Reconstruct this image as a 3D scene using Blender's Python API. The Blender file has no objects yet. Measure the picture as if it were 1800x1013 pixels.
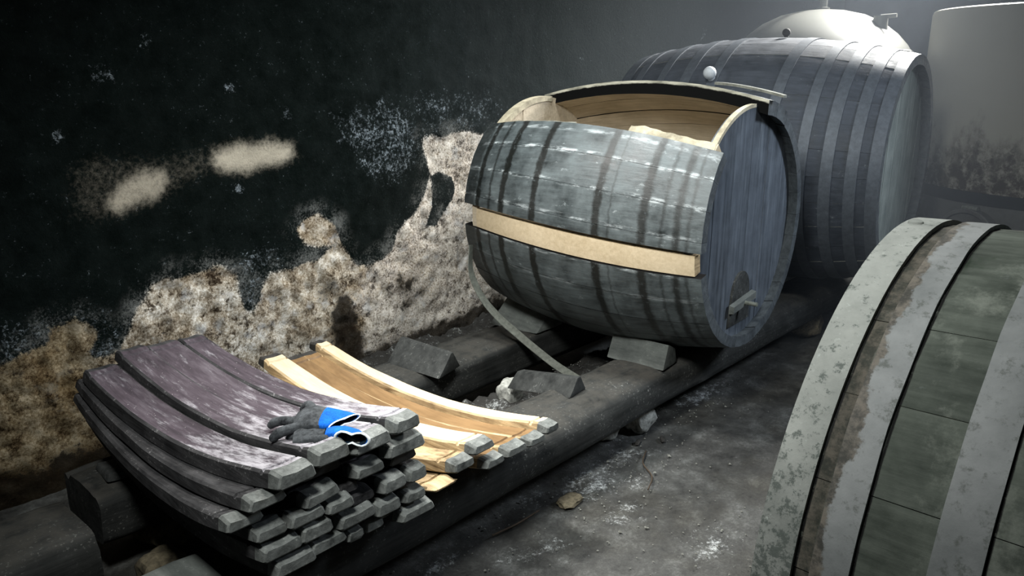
import bpy, bmesh, math, random
import numpy as np
from mathutils import Vector, Matrix, noise as mn

random.seed(7)
PI = math.pi
R = math.radians
scn = bpy.context.scene
COL = scn.collection

# ------------------------------------------------------------------ camera, world, lights, exposure
cam_d = bpy.data.cameras.new('camera')
cam = bpy.data.objects.new('camera', cam_d)
COL.objects.link(cam)
scn.camera = cam
cam_d.sensor_width = 36
cam_d.lens = 36 * 1413 / 1800
cam_d.clip_start = 0.02
_p, _h = R(15.675), R(42)
_f = Vector((math.cos(_h) * math.cos(_p), math.sin(_h) * math.cos(_p), -math.sin(_p)))
_r = Vector((math.sin(_h), -math.cos(_h), 0))
_u = _r.cross(_f)
cam.matrix_world = Matrix(((_r.x, _u.x, -_f.x, 0), (_r.y, _u.y, -_f.y, 0), (_r.z, _u.z, -_f.z, 1.5), (0, 0, 0, 1)))

scn.view_settings.view_transform = 'Standard'
scn.view_settings.look = 'None'
scn.view_settings.gamma = 1
scn.view_settings.use_curve_mapping = False
scn.view_settings.exposure = 0.0

w = bpy.data.worlds.new('world')
scn.world = w
w.use_nodes = True
w.node_tree.nodes['Background'].inputs[0].default_value = (0.55, 0.65, 0.75, 1)
w.node_tree.nodes['Background'].inputs[1].default_value = 0.018


def area(name, loc, target, size, power, col, spread=180):
    d = bpy.data.lights.new(name, 'AREA')
    d.shape = 'DISK'
    d.size = size
    d.energy = power
    d.color = col
    d.spread = R(spread)
    o = bpy.data.objects.new(name, d)
    COL.objects.link(o)
    o.location = loc
    o.rotation_euler = (Vector(target) - Vector(loc)).to_track_quat('-Z', 'Y').to_euler()
    return o


area('lamp_over_stack', (1.35, 2.40, 2.65), (1.75, 1.45, 0.3), 0.35, 17, (1.0, 0.98, 0.94), 66)
area('fill_near_camera', (0.2, 0.75, 2.75), (2.0, 1.5, 0.75), 0.5, 30, (0.97, 1.0, 0.97), 95)  # unseen fill up left of the camera, added to brighten the mossy cask
area('lamp_over_aisle', (2.3, 2.0, 3.0), (2.5, 1.7, 0.6), 0.6, 26, (0.95, 1.0, 0.98), 110)
area('window_light_back', (6.9, 1.6, 3.3), (4.7, 1.9, 1.5), 0.7, 80, (0.98, 0.98, 0.95), 54)
area('cool_fill_aisle', (4.0, -0.7, 2.6), (3.1, 1.4, 0.9), 0.6, 15, (0.78, 0.88, 1.0), 75)  # unseen bluish fill, added to brighten the barrel heads


# ------------------------------------------------------------------ material helpers
class NT:
    def __init__(self, name, rough=0.8, metallic=0.0, spec=0.3):
        self.m = bpy.data.materials.new(name)
        self.m.use_nodes = True
        self.t = self.m.node_tree
        self.b = self.t.nodes['Principled BSDF']
        self.b.inputs['Roughness'].default_value = rough
        self.b.inputs['Metallic'].default_value = metallic
        self.b.inputs['Specular IOR Level'].default_value = spec
        self._co = None

    def n(self, typ, **kw):
        x = self.t.nodes.new(typ)
        for k, v in kw.items():
            setattr(x, k, v)
        return x

    def put(self, sock, v):
        if isinstance(v, bpy.types.NodeSocket):
            self.t.links.new(v, sock)
        elif isinstance(v, (tuple, list)):
            sock.default_value = tuple(v) + ((1,) if len(v) == 3 and len(sock.default_value) == 4 else ())
        else:
            sock.default_value = v

    def co(self):
        if self._co is None:
            self._co = self.n('ShaderNodeTexCoord').outputs['Object']
        return self._co

    def rnd(self):
        return self.n('ShaderNodeObjectInfo').outputs['Random']

    def map(self, scale, vec=None, shift=True):
        mp = self.n('ShaderNodeMapping')
        self.put(mp.inputs['Vector'], vec or self.co())
        mp.inputs['Scale'].default_value = scale if isinstance(scale, tuple) else (scale,) * 3
        if shift:
            v = self.n('ShaderNodeCombineXYZ')
            r = self.math('MULTIPLY', self.rnd(), 37.0)
            for i in range(3):
                self.put(v.inputs[i], r)
            self.put(mp.inputs['Location'], v.outputs[0])
        return mp.outputs[0]

    def noise(self, scale, detail=6, rough=0.6, vec=None, dist=0.0, shift=True):
        x = self.n('ShaderNodeTexNoise')
        self.put(x.inputs['Vector'], self.map(scale, vec, shift))
        x.inputs['Scale'].default_value = 1.0
        x.inputs['Detail'].default_value = detail
        x.inputs['Roughness'].default_value = rough
        x.inputs['Distortion'].default_value = dist
        return x.outputs['Fac']

    def math(self, op, a, b=0.0, c=None):
        x = self.n('ShaderNodeMath', operation=op)
        self.put(x.inputs[0], a)
        self.put(x.inputs[1], b)
        if c is not None:
            self.put(x.inputs[2], c)
        return x.outputs[0]

    def step(self, v, lo, hi):
        x = self.n('ShaderNodeMapRange', interpolation_type='SMOOTHSTEP')
        self.put(x.inputs['Value'], v)
        x.inputs['From Min'].default_value = lo
        x.inputs['From Max'].default_value = hi
        return x.outputs[0]

    def ramp(self, v, stops):
        x = self.n('ShaderNodeValToRGB')
        self.put(x.inputs[0], v)
        e = x.color_ramp.elements
        while len(e) < len(stops):
            e.new(0.5)
        for i, (p, c) in enumerate(stops):
            e[i].position = p
            e[i].color = tuple(c) + (1,)
        return x.outputs['Color']

    def mix(self, f, a, b, mode='MIX'):
        x = self.n('ShaderNodeMix', data_type='RGBA', blend_type=mode)
        self.put(x.inputs['Factor'], f)
        self.put(x.inputs['A'], a) if False else None
        self.put(x.inputs[6], a)
        self.put(x.inputs[7], b)
        return x.outputs[2]

    def attr(self, name):
        return self.n('ShaderNodeAttribute', attribute_name=name).outputs['Fac']

    def xyz(self):
        return self.n('ShaderNodeSeparateXYZ'), None

    def axis(self, i, vec=None):
        x = self.n('ShaderNodeSeparateXYZ')
        self.put(x.inputs[0], vec or self.co())
        return x.outputs[i]

    def bump(self, h, strength=0.5, dist=0.004):
        x = self.n('ShaderNodeBump')
        x.inputs['Strength'].default_value = strength
        x.inputs['Distance'].default_value = dist
        self.put(x.inputs['Height'], h)
        self.t.links.new(x.outputs[0], self.b.inputs['Normal'])

    def color(self, c):
        self.put(self.b.inputs['Base Color'], c)

    def roughness(self, v):
        self.put(self.b.inputs['Roughness'], v)

    def band(self, x, centre, half, soft):
        d = self.math('ABSOLUTE', self.math('SUBTRACT', x, centre))
        return self.step(d, half + soft, max(half - soft, 0.0))


def srgb(r, g, b):
    def f(c):
        c /= 255
        return c / 12.92 if c <= 0.04045 else ((c + 0.055) / 1.055) ** 2.4
    return (f(r), f(g), f(b))


def simple_mat(name, col, rough=0.7, metallic=0.0, vary=0.35, scale=30, bump=0.3):
    t = NT(name, rough, metallic)
    n = t.noise(scale, 6, 0.65)
    lo = tuple(c * (1 - vary) for c in col)
    hi = tuple(min(1, c * (1 + vary)) for c in col)
    t.color(t.ramp(n, [(0.3, lo), (0.7, hi)]))
    t.bump(n, bump, 0.003)
    return t.m


def grain_wood(name, dark, light, grain=(60, 4, 60), fleck=None, fleck_amt=0.6, rough=0.8, big=5, bump=0.5, spec=0.3, coarse=0.5, dust=None):
    t = NT(name, rough, 0, spec)
    g = t.noise(grain, 6, 0.65)
    b = t.noise(big, 5, 0.6)
    v = t.math('ADD', t.math('MULTIPLY', g, 1 - coarse), t.math('MULTIPLY', b, coarse))
    c = t.ramp(v, [(0.33, dark), (0.66, light)])
    if fleck:
        s = t.noise(90, 5, 0.7)
        m = t.math('MULTIPLY', t.step(s, 0.56, 0.70), t.step(b, 0.42, 0.62))
        c = t.mix(t.math('MULTIPLY', m, fleck_amt), c, fleck)
    if dust:      # dust that has settled on upward faces
        gz = t.axis(2, t.n('ShaderNodeNewGeometry').outputs['Normal'])
        dm = t.math('MULTIPLY', t.step(gz, 0.55, 0.95), t.step(t.noise(16, 7, 0.7), 0.30, 0.62))
        c = t.mix(t.math('MULTIPLY', dm, 0.75), c, dust)
    t.color(c)
    t.bump(g, bump, 0.004)
    return t.m


M = {}
M['tar'] = grain_wood('dark_timber', (0.008, 0.009, 0.009), (0.045, 0.046, 0.044), (3, 45, 45), (0.30, 0.30, 0.28), 0.6, big=6, spec=0.12, dust=srgb(66, 64, 60))
M['tar_y'] = grain_wood('dark_chock_wood', (0.014, 0.015, 0.015), (0.06, 0.062, 0.06), (30, 30, 30), (0.4, 0.4, 0.38), 0.35, big=7, spec=0.12)
M['chock'] = grain_wood('grey_chock_wood', (0.045, 0.05, 0.047), (0.14, 0.15, 0.14), (40, 8, 40), (0.4, 0.42, 0.4), 0.3, big=8)
M['stave_outer'] = grain_wood('weathered_stave_outside', (0.008, 0.008, 0.009), (0.072, 0.07, 0.072), (70, 5, 70), (0.38, 0.37, 0.37), 0.55, big=9, spec=0.15)
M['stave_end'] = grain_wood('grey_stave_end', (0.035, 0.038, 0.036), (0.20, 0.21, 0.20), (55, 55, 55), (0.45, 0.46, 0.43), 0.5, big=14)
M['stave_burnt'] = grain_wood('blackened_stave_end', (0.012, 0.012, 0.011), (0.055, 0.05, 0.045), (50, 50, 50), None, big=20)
M['stave_pale'] = grain_wood('cream_new_wood', srgb(184, 165, 134), srgb(218, 200, 170), (70, 3, 70), None, rough=0.6, big=4, bump=0.2)
M['stave_tan'] = grain_wood('tan_planed_wood', srgb(98, 74, 46), srgb(142, 112, 76), (70, 3, 70), None, rough=0.45, big=5, bump=0.2, spec=0.5)
M['stave_side_pale'] = grain_wood('split_pale_wood', srgb(90, 70, 45), srgb(205, 180, 140), (60, 4, 90), None, rough=0.7, big=8, bump=0.8)
M['iron'] = simple_mat('dull_iron_hoop', srgb(112, 115, 108), 0.55, 0.25, 0.35, 60, 0.3)


def purple_mat():
    t = NT('wine_stained_stave_inside', 0.6, 0, 0.35)
    g = t.noise((70, 5, 70), 6, 0.65)
    b = t.noise((9, 3.0, 9), 6, 0.6)
    c = t.ramp(t.math('ADD', t.math('MULTIPLY', g, 0.5), t.math('MULTIPLY', b, 0.5)),
               [(0.34, srgb(34, 28, 33)), (0.52, srgb(66, 57, 64)), (0.68, srgb(98, 91, 97))])
    y = t.axis(1)
    near = t.step(y, 0.75, 0.02)          # mineral bloom, heaviest towards the aisle end
    chalk = t.noise((42, 7, 42), 9, 0.75)
    m = t.step(t.math('ADD', chalk, t.math('MULTIPLY', near, 0.22)), 0.54, 0.78)
    c = t.mix(t.math('MULTIPLY', m, 0.8), c, srgb(168, 165, 170))
    spk = t.step(t.noise(150, 3, 0.6), 0.68, 0.74)
    c = t.mix(t.math('MULTIPLY', spk, 0.6), c, srgb(205, 200, 200))
    t.color(c)
    t.bump(g, 0.35, 0.003)
    return t.m


M['stave_purple'] = purple_mat()


def cask_mat(name, dark, light, L, bands, bloom=0.5, tint=None, rough=0.45, spec=0.5, grime_shade=(0.008, 0.009, 0.008), scratch=0.6, bandk=1.0, patch=None, wobble=0.03, seam_glints=None, B=0.5, tw=0.0, tints=(), dust=None):
    """outside of a cask; X runs along the cask, dark rings are rust and dirt the hoops left; on the mossy cask, painted edge shade"""
    t = NT(name, rough, 0, spec)
    x = t.axis(0)
    wob = t.math('MULTIPLY', t.math('SUBTRACT', t.noise(28, 5, 0.7, shift=False), 0.5), wobble)
    xw = t.math('ADD', x, wob)
    g = t.noise((7, 60, 60), 6, 0.6)
    b = t.noise(9, 7, 0.65)
    v = t.math('ADD', t.math('MULTIPLY', g, 0.35), t.math('MULTIPLY', b, 0.65))
    c = t.ramp(v, [(0.34, dark), (0.66, light)])
    if patch:
        pm = t.step(t.noise(3.2, 6, 0.65, shift=False), 0.50, 0.60)
        c = t.mix(t.math('MULTIPLY', pm, 0.8), c, patch)
    if dust:
        c = t.mix(t.math('MULTIPLY', t.step(t.noise(5.5, 8, 0.72, shift=False), 0.52, 0.66), 0.65), c, dust)
    for k, half, soft, amt, tc in tints:
        c = t.mix(t.math('MULTIPLY', t.band(xw, (k - 0.5) * L, half, soft), amt), c, t.mix(t.step(t.noise(34, 8, 0.75), 0.38, 0.62), (0.02, 0.02, 0.016), tc))
    if bloom:
        s = t.noise((14, 26, 26), 8, 0.75)
        c = t.mix(t.math('MULTIPLY', t.step(s, 0.60, 0.76), bloom), c, srgb(176, 184, 186))
    if seam_glints:  # glints along the stave joints, painted in as pale streaks
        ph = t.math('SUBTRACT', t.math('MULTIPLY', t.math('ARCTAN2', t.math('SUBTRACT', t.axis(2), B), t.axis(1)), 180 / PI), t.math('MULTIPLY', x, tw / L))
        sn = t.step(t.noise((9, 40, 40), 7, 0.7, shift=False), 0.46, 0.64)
        for a_, amt in seam_glints:
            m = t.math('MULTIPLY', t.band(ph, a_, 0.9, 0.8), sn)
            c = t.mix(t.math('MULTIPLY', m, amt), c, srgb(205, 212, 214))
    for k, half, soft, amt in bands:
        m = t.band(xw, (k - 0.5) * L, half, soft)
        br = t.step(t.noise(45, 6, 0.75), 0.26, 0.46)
        c = t.mix(t.math('MULTIPLY', t.math('MULTIPLY', m, br), amt * bandk), c, grime_shade)
    t.color(c)
    t.roughness(t.ramp(b, [(0.3, (rough - 0.12,) * 3), (0.7, (rough + 0.25,) * 3)]))
    t.bump(t.math('ADD', g, t.math('MULTIPLY', b, 1.5)), 0.4, 0.003)
    return t.m


# ------------------------------------------------------------------ object helpers
def link(name, me, mats, parent=None, sharp=35):
    for m in (mats if isinstance(mats, (list, tuple)) else [mats]):
        me.materials.append(m)
    if sharp is not None:
        me.shade_smooth()
        me.set_sharp_from_angle(angle=R(sharp))
    o = bpy.data.objects.new(name, me)
    COL.objects.link(o)
    if parent is not None:
        o.parent = parent
    return o


def mesh_from(verts, faces, idx=None, name='m'):
    me = bpy.data.meshes.new(name)
    me.from_pydata([tuple(v) for v in verts], [], faces)
    if idx is not None:
        me.polygons.foreach_set('material_index', idx)
    me.validate()
    bm = bmesh.new()
    bm.from_mesh(me)
    bmesh.ops.recalc_face_normals(bm, faces=bm.faces)
    bm.to_mesh(me)
    bm.free()
    return me


def tag(o, label, cat, group=None, kind=None):
    if label:
        o['label'] = label
    if cat:
        o['category'] = cat
    if group:
        o['group'] = group
    if kind:
        o['kind'] = kind
    return o


def thing(name, label, cat, loc=(0, 0, 0), rot=(0, 0, 0), group=None):
    o = bpy.data.objects.new(name, None)
    o.empty_display_size = 0.1
    COL.objects.link(o)
    o.location = loc
    o.rotation_euler = rot
    return tag(o, label, cat, group)


def loft(rings, face_mat=None, cap_mat=0, caps=True, closed=True):
    """rings: equal-length lists of points; returns (verts, faces, idx)"""
    n = len(rings[0])
    V = [p for r in rings for p in r]
    F, I = [], []
    for i in range(len(rings) - 1):
        for j in range(n if closed else n - 1):
            k = (j + 1) % n
            F.append((i * n + j, i * n + k, (i + 1) * n + k, (i + 1) * n + j))
            I.append(face_mat(i, j) if face_mat else 0)
    if caps:
        F.append(tuple(range(n)))
        I.append(cap_mat)
        F.append(tuple((len(rings) - 1) * n + j for j in range(n)))
        I.append(cap_mat)
    return V, F, I


def jit(p, amp, freq=9, seed=0.0):
    v = mn.noise_vector(Vector(p) * freq + Vector((seed, seed * 1.7, seed * 0.3)))
    return Vector(p) + v * amp


def rough_block(name, corners, mat, jitter=0.006, cuts=3, seed=0.0, parent=None, bevel=0.008, mat2=None):
    """eight-cornered hewn block: corners = bottom 4 then top 4"""
    bm = bmesh.new()
    vs = [bm.verts.new(c) for c in corners]
    for f in ((0, 1, 2, 3), (4, 5, 6, 7), (0, 1, 5, 4), (1, 2, 6, 5), (2, 3, 7, 6), (3, 0, 4, 7)):
        bm.faces.new([vs[i] for i in f])
    bmesh.ops.recalc_face_normals(bm, faces=bm.faces)
    if bevel:
        bmesh.ops.bevel(bm, geom=list(bm.edges), offset=bevel, segments=2, affect='EDGES', profile=0.6)
    bmesh.ops.subdivide_edges(bm, edges=[e for e in bm.edges if e.calc_length() > 0.06], cuts=cuts, use_grid_fill=True)
    for v in bm.verts:
        v.co = jit(v.co, jitter, 11, seed)
    me = bpy.data.meshes.new(name)
    bm.to_mesh(me)
    bm.free()
    return link(name, me, mat, parent, 40)


def tube(path, radii, seg=10, squash=None):
    """rings around a 3-D path"""
    rings = []
    n = len(path)
    up = Vector((0, 0, 1))
    for i, p in enumerate(path):
        d = (Vector(path[min(i + 1, n - 1)]) - Vector(path[max(i - 1, 0)])).normalized()
        a = d.cross(up)
        if a.length < 1e-3:
            a = Vector((1, 0, 0))
        a.normalize()
        b = a.cross(d).normalized()
        ra = radii[i] if not isinstance(radii, float) else radii
        sq = squash if squash else 1.0
        rings.append([Vector(p) + a * math.cos(2 * PI * j / seg) * ra + b * math.sin(2 * PI * j / seg) * ra * sq for j in range(seg)])
    return rings


# ------------------------------------------------------------------ setting: wall, floor, back wall
WY = 2.98
P1 = [(0.66, 0.50), (0.80, 0.53), (0.88, 0.55), (0.90, 0.61), (0.98, 0.62), (1.05, 0.56), (1.04, 0.48), (1.08, 0.46), (1.12, 0.48), (1.19, 0.57), (1.25, 0.65), (1.26, 0.69), (1.32, 0.71), (1.34, 0.69), (1.46, 0.70), (1.56, 0.70), (1.61, 0.67), (1.62, 0.59), (1.66, 0.50), (1.71, 0.59), (1.81, 0.63), (1.90, 0.65), (2.02, 0.64), (2.07, 0.67), (2.11, 0.70), (2.02, 0.70), (1.95, 0.74), (1.92, 0.80), (1.96, 0.84), (2.03, 0.85), (2.12, 0.80), (2.14, 0.71), (2.18, 0.64), (2.22, 0.57), (2.30, 0.57), (2.42, 0.62), (2.48, 0.70), (2.58, 0.77), (2.65, 0.85), (2.70, 0.96), (2.67, 1.07), (2.66, 1.14), (2.76, 1.16), (3.00, 1.15), (3.81, 1.08), (3.87, -0.69), (2.21, -0.26), (1.23, -0.26), (0.2, -0.18), (0.2, 0.42)]
H1 = [(2.70, 0.95), (2.77, 0.97), (2.85, 0.94), (2.87, 0.86), (2.81, 0.77), (2.73, 0.69), (2.66, 0.70), (2.71, 0.81)]
H2 = [(1.04, 0.60), (1.08, 0.61), (1.09, 0.53), (1.07, 0.48), (1.03, 0.46), (1.01, 0.50), (1.05, 0.53)]
H3 = [(1.62, 0.61), (1.68, 0.66), (1.76, 0.62), (1.69, 0.45), (1.64, 0.50)]
S1 = [(1.55, 1.12), (1.57, 1.17), (1.68, 1.19), (1.84, 1.19), (1.94, 1.17), (1.94, 1.12), (1.88, 1.08), (1.72, 1.07), (1.61, 1.08)]
S2 = [(1.14, 0.99), (1.14, 1.03), (1.22, 1.10), (1.27, 1.13), (1.37, 1.13), (1.39, 1.09), (1.36, 1.03), (1.27, 0.99), (1.19, 0.96)]
S3 = [(1.02, 0.99), (1.03, 1.13), (1.12, 1.19), (1.31, 1.16), (1.54, 1.19), (1.58, 1.11), (1.40, 1.01), (1.25, 0.97), (1.09, 0.94)]
B1 = [(2.07, 1.30), (2.48, 1.34), (2.66, 1.26), (2.64, 1.02), (2.51, 0.92), (2.32, 0.97), (2.21, 1.13)]
B2 = [(1.56, 0.63), (1.61, 0.73), (1.72, 0.77), (1.86, 0.72), (1.84, 0.65), (1.70, 0.63)]
B3 = [(0.72, 0.69), (0.86, 0.65), (1.02, 0.66), (1.20, 0.57), (1.11, 0.41), (0.93, 0.36), (0.70, 0.53)]
B4 = [(2.52, 1.37), (3.13, 1.39), (3.31, 1.26), (3.04, 1.13), (2.65, 1.15)]
D1 = [(2.05, 0.22), (2.07, 0.36), (2.12, 0.48), (2.20, 0.39), (2.25, 0.21), (2.28, 0.05), (2.10, 0.06)]
D5 = [(1.98, 0.50), (2.06, 0.56), (2.16, 0.52), (2.14, 0.44), (2.02, 0.42)]
D2 = [(2.44, 0.51), (2.62, 0.47), (2.69, 0.34), (2.53, 0.25), (2.45, 0.33)]
D3 = [(2.11, 0.13), (2.46, 0.18), (2.85, 0.18), (3.21, 0.23), (3.46, 0.03), (2.85, -0.08), (2.09, -0.16)]
D4 = [(0.3, 0.22), (0.8, 0.12), (1.3, 0.16), (1.9, 0.12), (1.9, -0.2), (0.3, -0.2)]
SPOTS = [(1.17, 1.46), (1.21, 1.46), (1.66, 1.41), (1.35, 1.55), (1.02, 1.26), (5.36, 1.69), (2.18, 1.17), (2.3, 1.06), (1.91, 1.29), (1.66, 1.01), (3.91, 1.53), (2.8, 1.28), (2.41, 1.32)]


def sdf(px, pz, poly):
    """signed distance (positive inside) of many points to one polygon"""
    d = np.full(px.shape, 1e9)
    ins = np.zeros(px.shape, bool)
    n = len(poly)
    for i in range(n):
        ax, az = poly[i]
        bx, bz = poly[(i + 1) % n]
        ex, ez = bx - ax, bz - az
        t = np.clip(((px - ax) * ex + (pz - az) * ez) / (ex * ex + ez * ez), 0, 1)
        d = np.minimum(d, np.hypot(px - ax - t * ex, pz - az - t * ez))
        c = ((az > pz) != (bz > pz)) & (px < (bx - ax) * (pz - az) / ((bz - az) if bz != az else 1e-9) + ax)
        ins ^= c
    return np.where(ins, d, -d)


def sst(x, a, b):
    t = np.clip((x - a) / (b - a), 0, 1)
    return t * t * (3 - 2 * t)


def grid_mesh(us, vs, fn):
    nu, nv = len(us), len(vs)
    V = [fn(u, v) for v in vs for u in us]
    F = [(j * nu + i, j * nu + i + 1, (j + 1) * nu + i + 1, (j + 1) * nu + i) for j in range(nv - 1) for i in range(nu - 1)]
    me = bpy.data.meshes.new('grid')
    me.from_pydata(V, [], F)
    return me


def fa(me, name, arr):
    a = me.attributes.new(name, 'FLOAT', 'POINT')
    a.data.foreach_set('value', np.asarray(arr, np.float32))


def build_wall():
    us = np.concatenate([np.arange(-1.5, 0.2, 0.2), np.arange(0.2, 3.6, 0.0125), np.arange(3.6, 8.3, 0.06)])
    vs = np.concatenate([np.arange(-0.06, 1.45, 0.0125), np.arange(1.45, 3.3, 0.06)])
    UU, VV = np.meshgrid(us, vs)
    x, z = UU.ravel(), VV.ravel()
    n1 = np.array([mn.fractal(Vector((a * 7, b * 7, 3.1)), 1.0, 2.0, 4) for a, b in zip(x, z)])
    n2 = np.array([mn.fractal(Vector((a * 7, b * 7, 9.7)), 1.0, 2.0, 4) for a, b in zip(x, z)])
    n3 = np.array([mn.fractal(Vector((a * 26, b * 26, 1.7)), 1.0, 2.0, 3) for a, b in zip(x, z)])
    wx, wz = x + n1 * 0.018 + n3 * 0.006, z + n2 * 0.018
    sd1 = sdf(wx, wz, P1)
    pl = sst(sd1, -0.035, 0.035)
    halo = sst(sd1, -0.10, -0.01)
    for h in (H1, H2):
        pl *= 1 - sst(sdf(wx, wz, h), -0.014, 0.02)
    pl *= 1 - 0.75 * sst(sdf(wx, wz, H3), -0.02, 0.03)
    soft = np.maximum(0.95 * sst(sdf(wx, wz, S1), -0.05, 0.045), 0.85 * sst(sdf(wx, wz, S2), -0.05, 0.05))
    soft = np.maximum(soft, 0.34 * sst(sdf(wx, wz, S3), -0.06, 0.06))
    salt = np.zeros_like(x)
    for b, k in ((B1, 0.9), (B2, 1.0), (B3, 0.8), (B4, 0.75), (H3, 1.0)):
        salt = np.maximum(salt, k * sst(sdf(wx, wz, b), -0.08, 0.09))
    for sx, sz in SPOTS:
        salt = np.maximum(salt, 1.2 * np.exp(-((x - sx) ** 2 + (z - sz) ** 2) / 0.0009))
    salt = np.maximum(salt, 0.25)
    dirt = np.zeros_like(x)
    for d, k in ((D1, 1.0), (D2, 0.62), (D5, 0.55), (D3, 1.0), (D4, 0.9)):
        dirt = np.maximum(dirt, k * sst(sdf(wx, wz, d), -0.07, 0.07))
    tan = sst(x, 1.25, 0.95) * sst(z, 0.75, 0.6)
    dep = -0.004 * np.clip(pl, 0, 1) + pl * 0.012 * n1 + pl * 0.008 * n3 + (1 - pl) * 0.006 * n2
    rim = np.exp(-((pl - 0.5) / 0.25) ** 2) * 0.0012
    V = np.stack([x, WY - dep * 1.0 - rim, z], 1)
    nu, nv = len(us), len(vs)
    F = [(j * nu + i, j * nu + i + 1, (j + 1) * nu + i + 1, (j + 1) * nu + i) for j in range(nv - 1) for i in range(nu - 1)]
    me = bpy.data.meshes.new('wall')
    me.from_pydata(V.tolist(), [], F)
    for nme, arr in (('plaster', pl), ('soft', soft), ('salt', salt), ('dirt', dirt), ('tan', tan), ('halo', halo)):
        fa(me, nme, arr)
    t = NT('mouldy_cellar_plaster', 0.95, 0, 0.04)
    fine = t.noise(55, 8, 0.75, shift=False)
    mid = t.noise(13, 8, 0.7, shift=False)
    big = t.noise(3.2, 5, 0.6, shift=False)
    dark = t.ramp(mid, [(0.35, (0.0015, 0.0032, 0.0028)), (0.72, (0.0055, 0.0085, 0.008))])
    dark = t.mix(t.step(t.math('ADD', t.axis(0), t.math('MULTIPLY', mid, 0.8)), 2.4, 4.6), dark, (0.030, 0.036, 0.037))  # lighter to the right: haze glow painted into the mould colour
    sp = t.noise(70, 6, 0.8, shift=False)
    sm = t.math('ADD', sp, t.math('MULTIPLY', t.attr('salt'), 0.20))
    sm = t.math('MULTIPLY', t.step(sm, 0.66, 0.80), t.step(mid, 0.36, 0.62))
    dark = t.mix(t.math('MULTIPLY', sm, 0.8), dark, srgb(150, 160, 168))
    vf = t.noise(110, 8, 0.8, shift=False)
    hm_ = t.math('MULTIPLY', t.attr('halo'), t.step(t.math('ADD', t.math('MULTIPLY', vf, 0.5), t.math('MULTIPLY', t.noise(7, 7, 0.7, shift=False), 0.5)), 0.47, 0.62))
    dark = t.mix(t.math('MULTIPLY', hm_, 0.75), dark, srgb(118, 120, 118))
    plc = t.ramp(t.math('ADD', t.math('MULTIPLY', vf, 0.5), t.math('MULTIPLY', mid, 0.5)),
                 [(0.40, srgb(58, 48, 38)), (0.46, srgb(128, 115, 98)), (0.52, srgb(176, 167, 152)), (0.60, srgb(232, 228, 222))])
    plc = t.mix(t.math('MULTIPLY', t.step(big, 0.50, 0.66), 0.7), plc, srgb(196, 178, 148), 'MULTIPLY')
    rx = t.step(t.math('ADD', t.axis(0), t.math('MULTIPLY', t.noise(9, 7, 0.7, shift=False), 0.9)), 2.55, 2.85)
    plc = t.mix(t.math('MULTIPLY', rx, t.math('MULTIPLY', t.step(vf, 0.38, 0.58), 0.7)), plc, srgb(226, 220, 214))
    gw = t.math('MULTIPLY', t.step(t.noise(6, 7, 0.7, shift=False), 0.54, 0.66), 0.6)
    plc = t.mix(gw, plc, srgb(186, 188, 190))
    pit = t.math('MULTIPLY', t.step(t.noise(26, 9, 0.8, shift=False), 0.50, 0.40), t.step(t.noise(4, 6, 0.7, shift=False), 0.42, 0.58))
    plc = t.mix(t.math('MULTIPLY', pit, 0.9), plc, srgb(34, 24, 16))
    plc = t.mix(t.math('MULTIPLY', t.attr('tan'), 0.8), plc, srgb(150, 134, 96), 'MULTIPLY')
    dm = t.step(t.math('ADD', t.attr('dirt'), t.math('ADD', t.math('MULTIPLY', t.math('SUBTRACT', mid, 0.5), 2.2), t.math('MULTIPLY', t.math('SUBTRACT', vf, 0.5), 1.2))), 0.38, 0.72)
    plc = t.mix(t.math('MULTIPLY', dm, 0.95), plc, (0.012, 0.009, 0.006))
    pm = t.step(t.math('ADD', t.attr('plaster'), (t.math('ADD', t.math('MULTIPLY', t.math('SUBTRACT', vf, 0.5), 1.3), t.math('MULTIPLY', t.math('SUBTRACT', mid, 0.5), 1.1)))), 0.34, 0.68)
    c = t.mix(pm, dark, plc)
    sf = t.step(t.math('ADD', t.attr('soft'), t.math('MULTIPLY', t.math('SUBTRACT', fine, 0.5), 1.5)), 0.12, 1.0)
    sfm = t.math('MULTIPLY', sf, t.math('MULTIPLY', t.attr('soft'), 1.0))
    c = t.mix(sfm, c, srgb(182, 174, 158))
    t.color(c)
    t.bump(t.math('ADD', fine, mid), 0.6, 0.008)
    o = link('wall_left', me, t.m, None, None)
    me.shade_smooth()
    return tag(o, 'mould-blackened cellar wall with flaking pale plaster', None, None, 'structure')


build_wall()

me = grid_mesh(np.linspace(-3.0, 3.0, 13), np.linspace(-0.05, 3.3, 8), lambda u, v: (7.9, u, v))
tw = NT('dark_blue_grey_wall', 0.9, 0, 0.2)
tw.color(tw.ramp(tw.noise(4, 7, 0.65), [(0.3, (0.010, 0.012, 0.017)), (0.7, (0.035, 0.04, 0.052))]))
o = link('wall_back', me, tw.m, None, None)
tag(o, 'dim blue-grey wall behind the tanks', None, None, 'structure')


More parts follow.
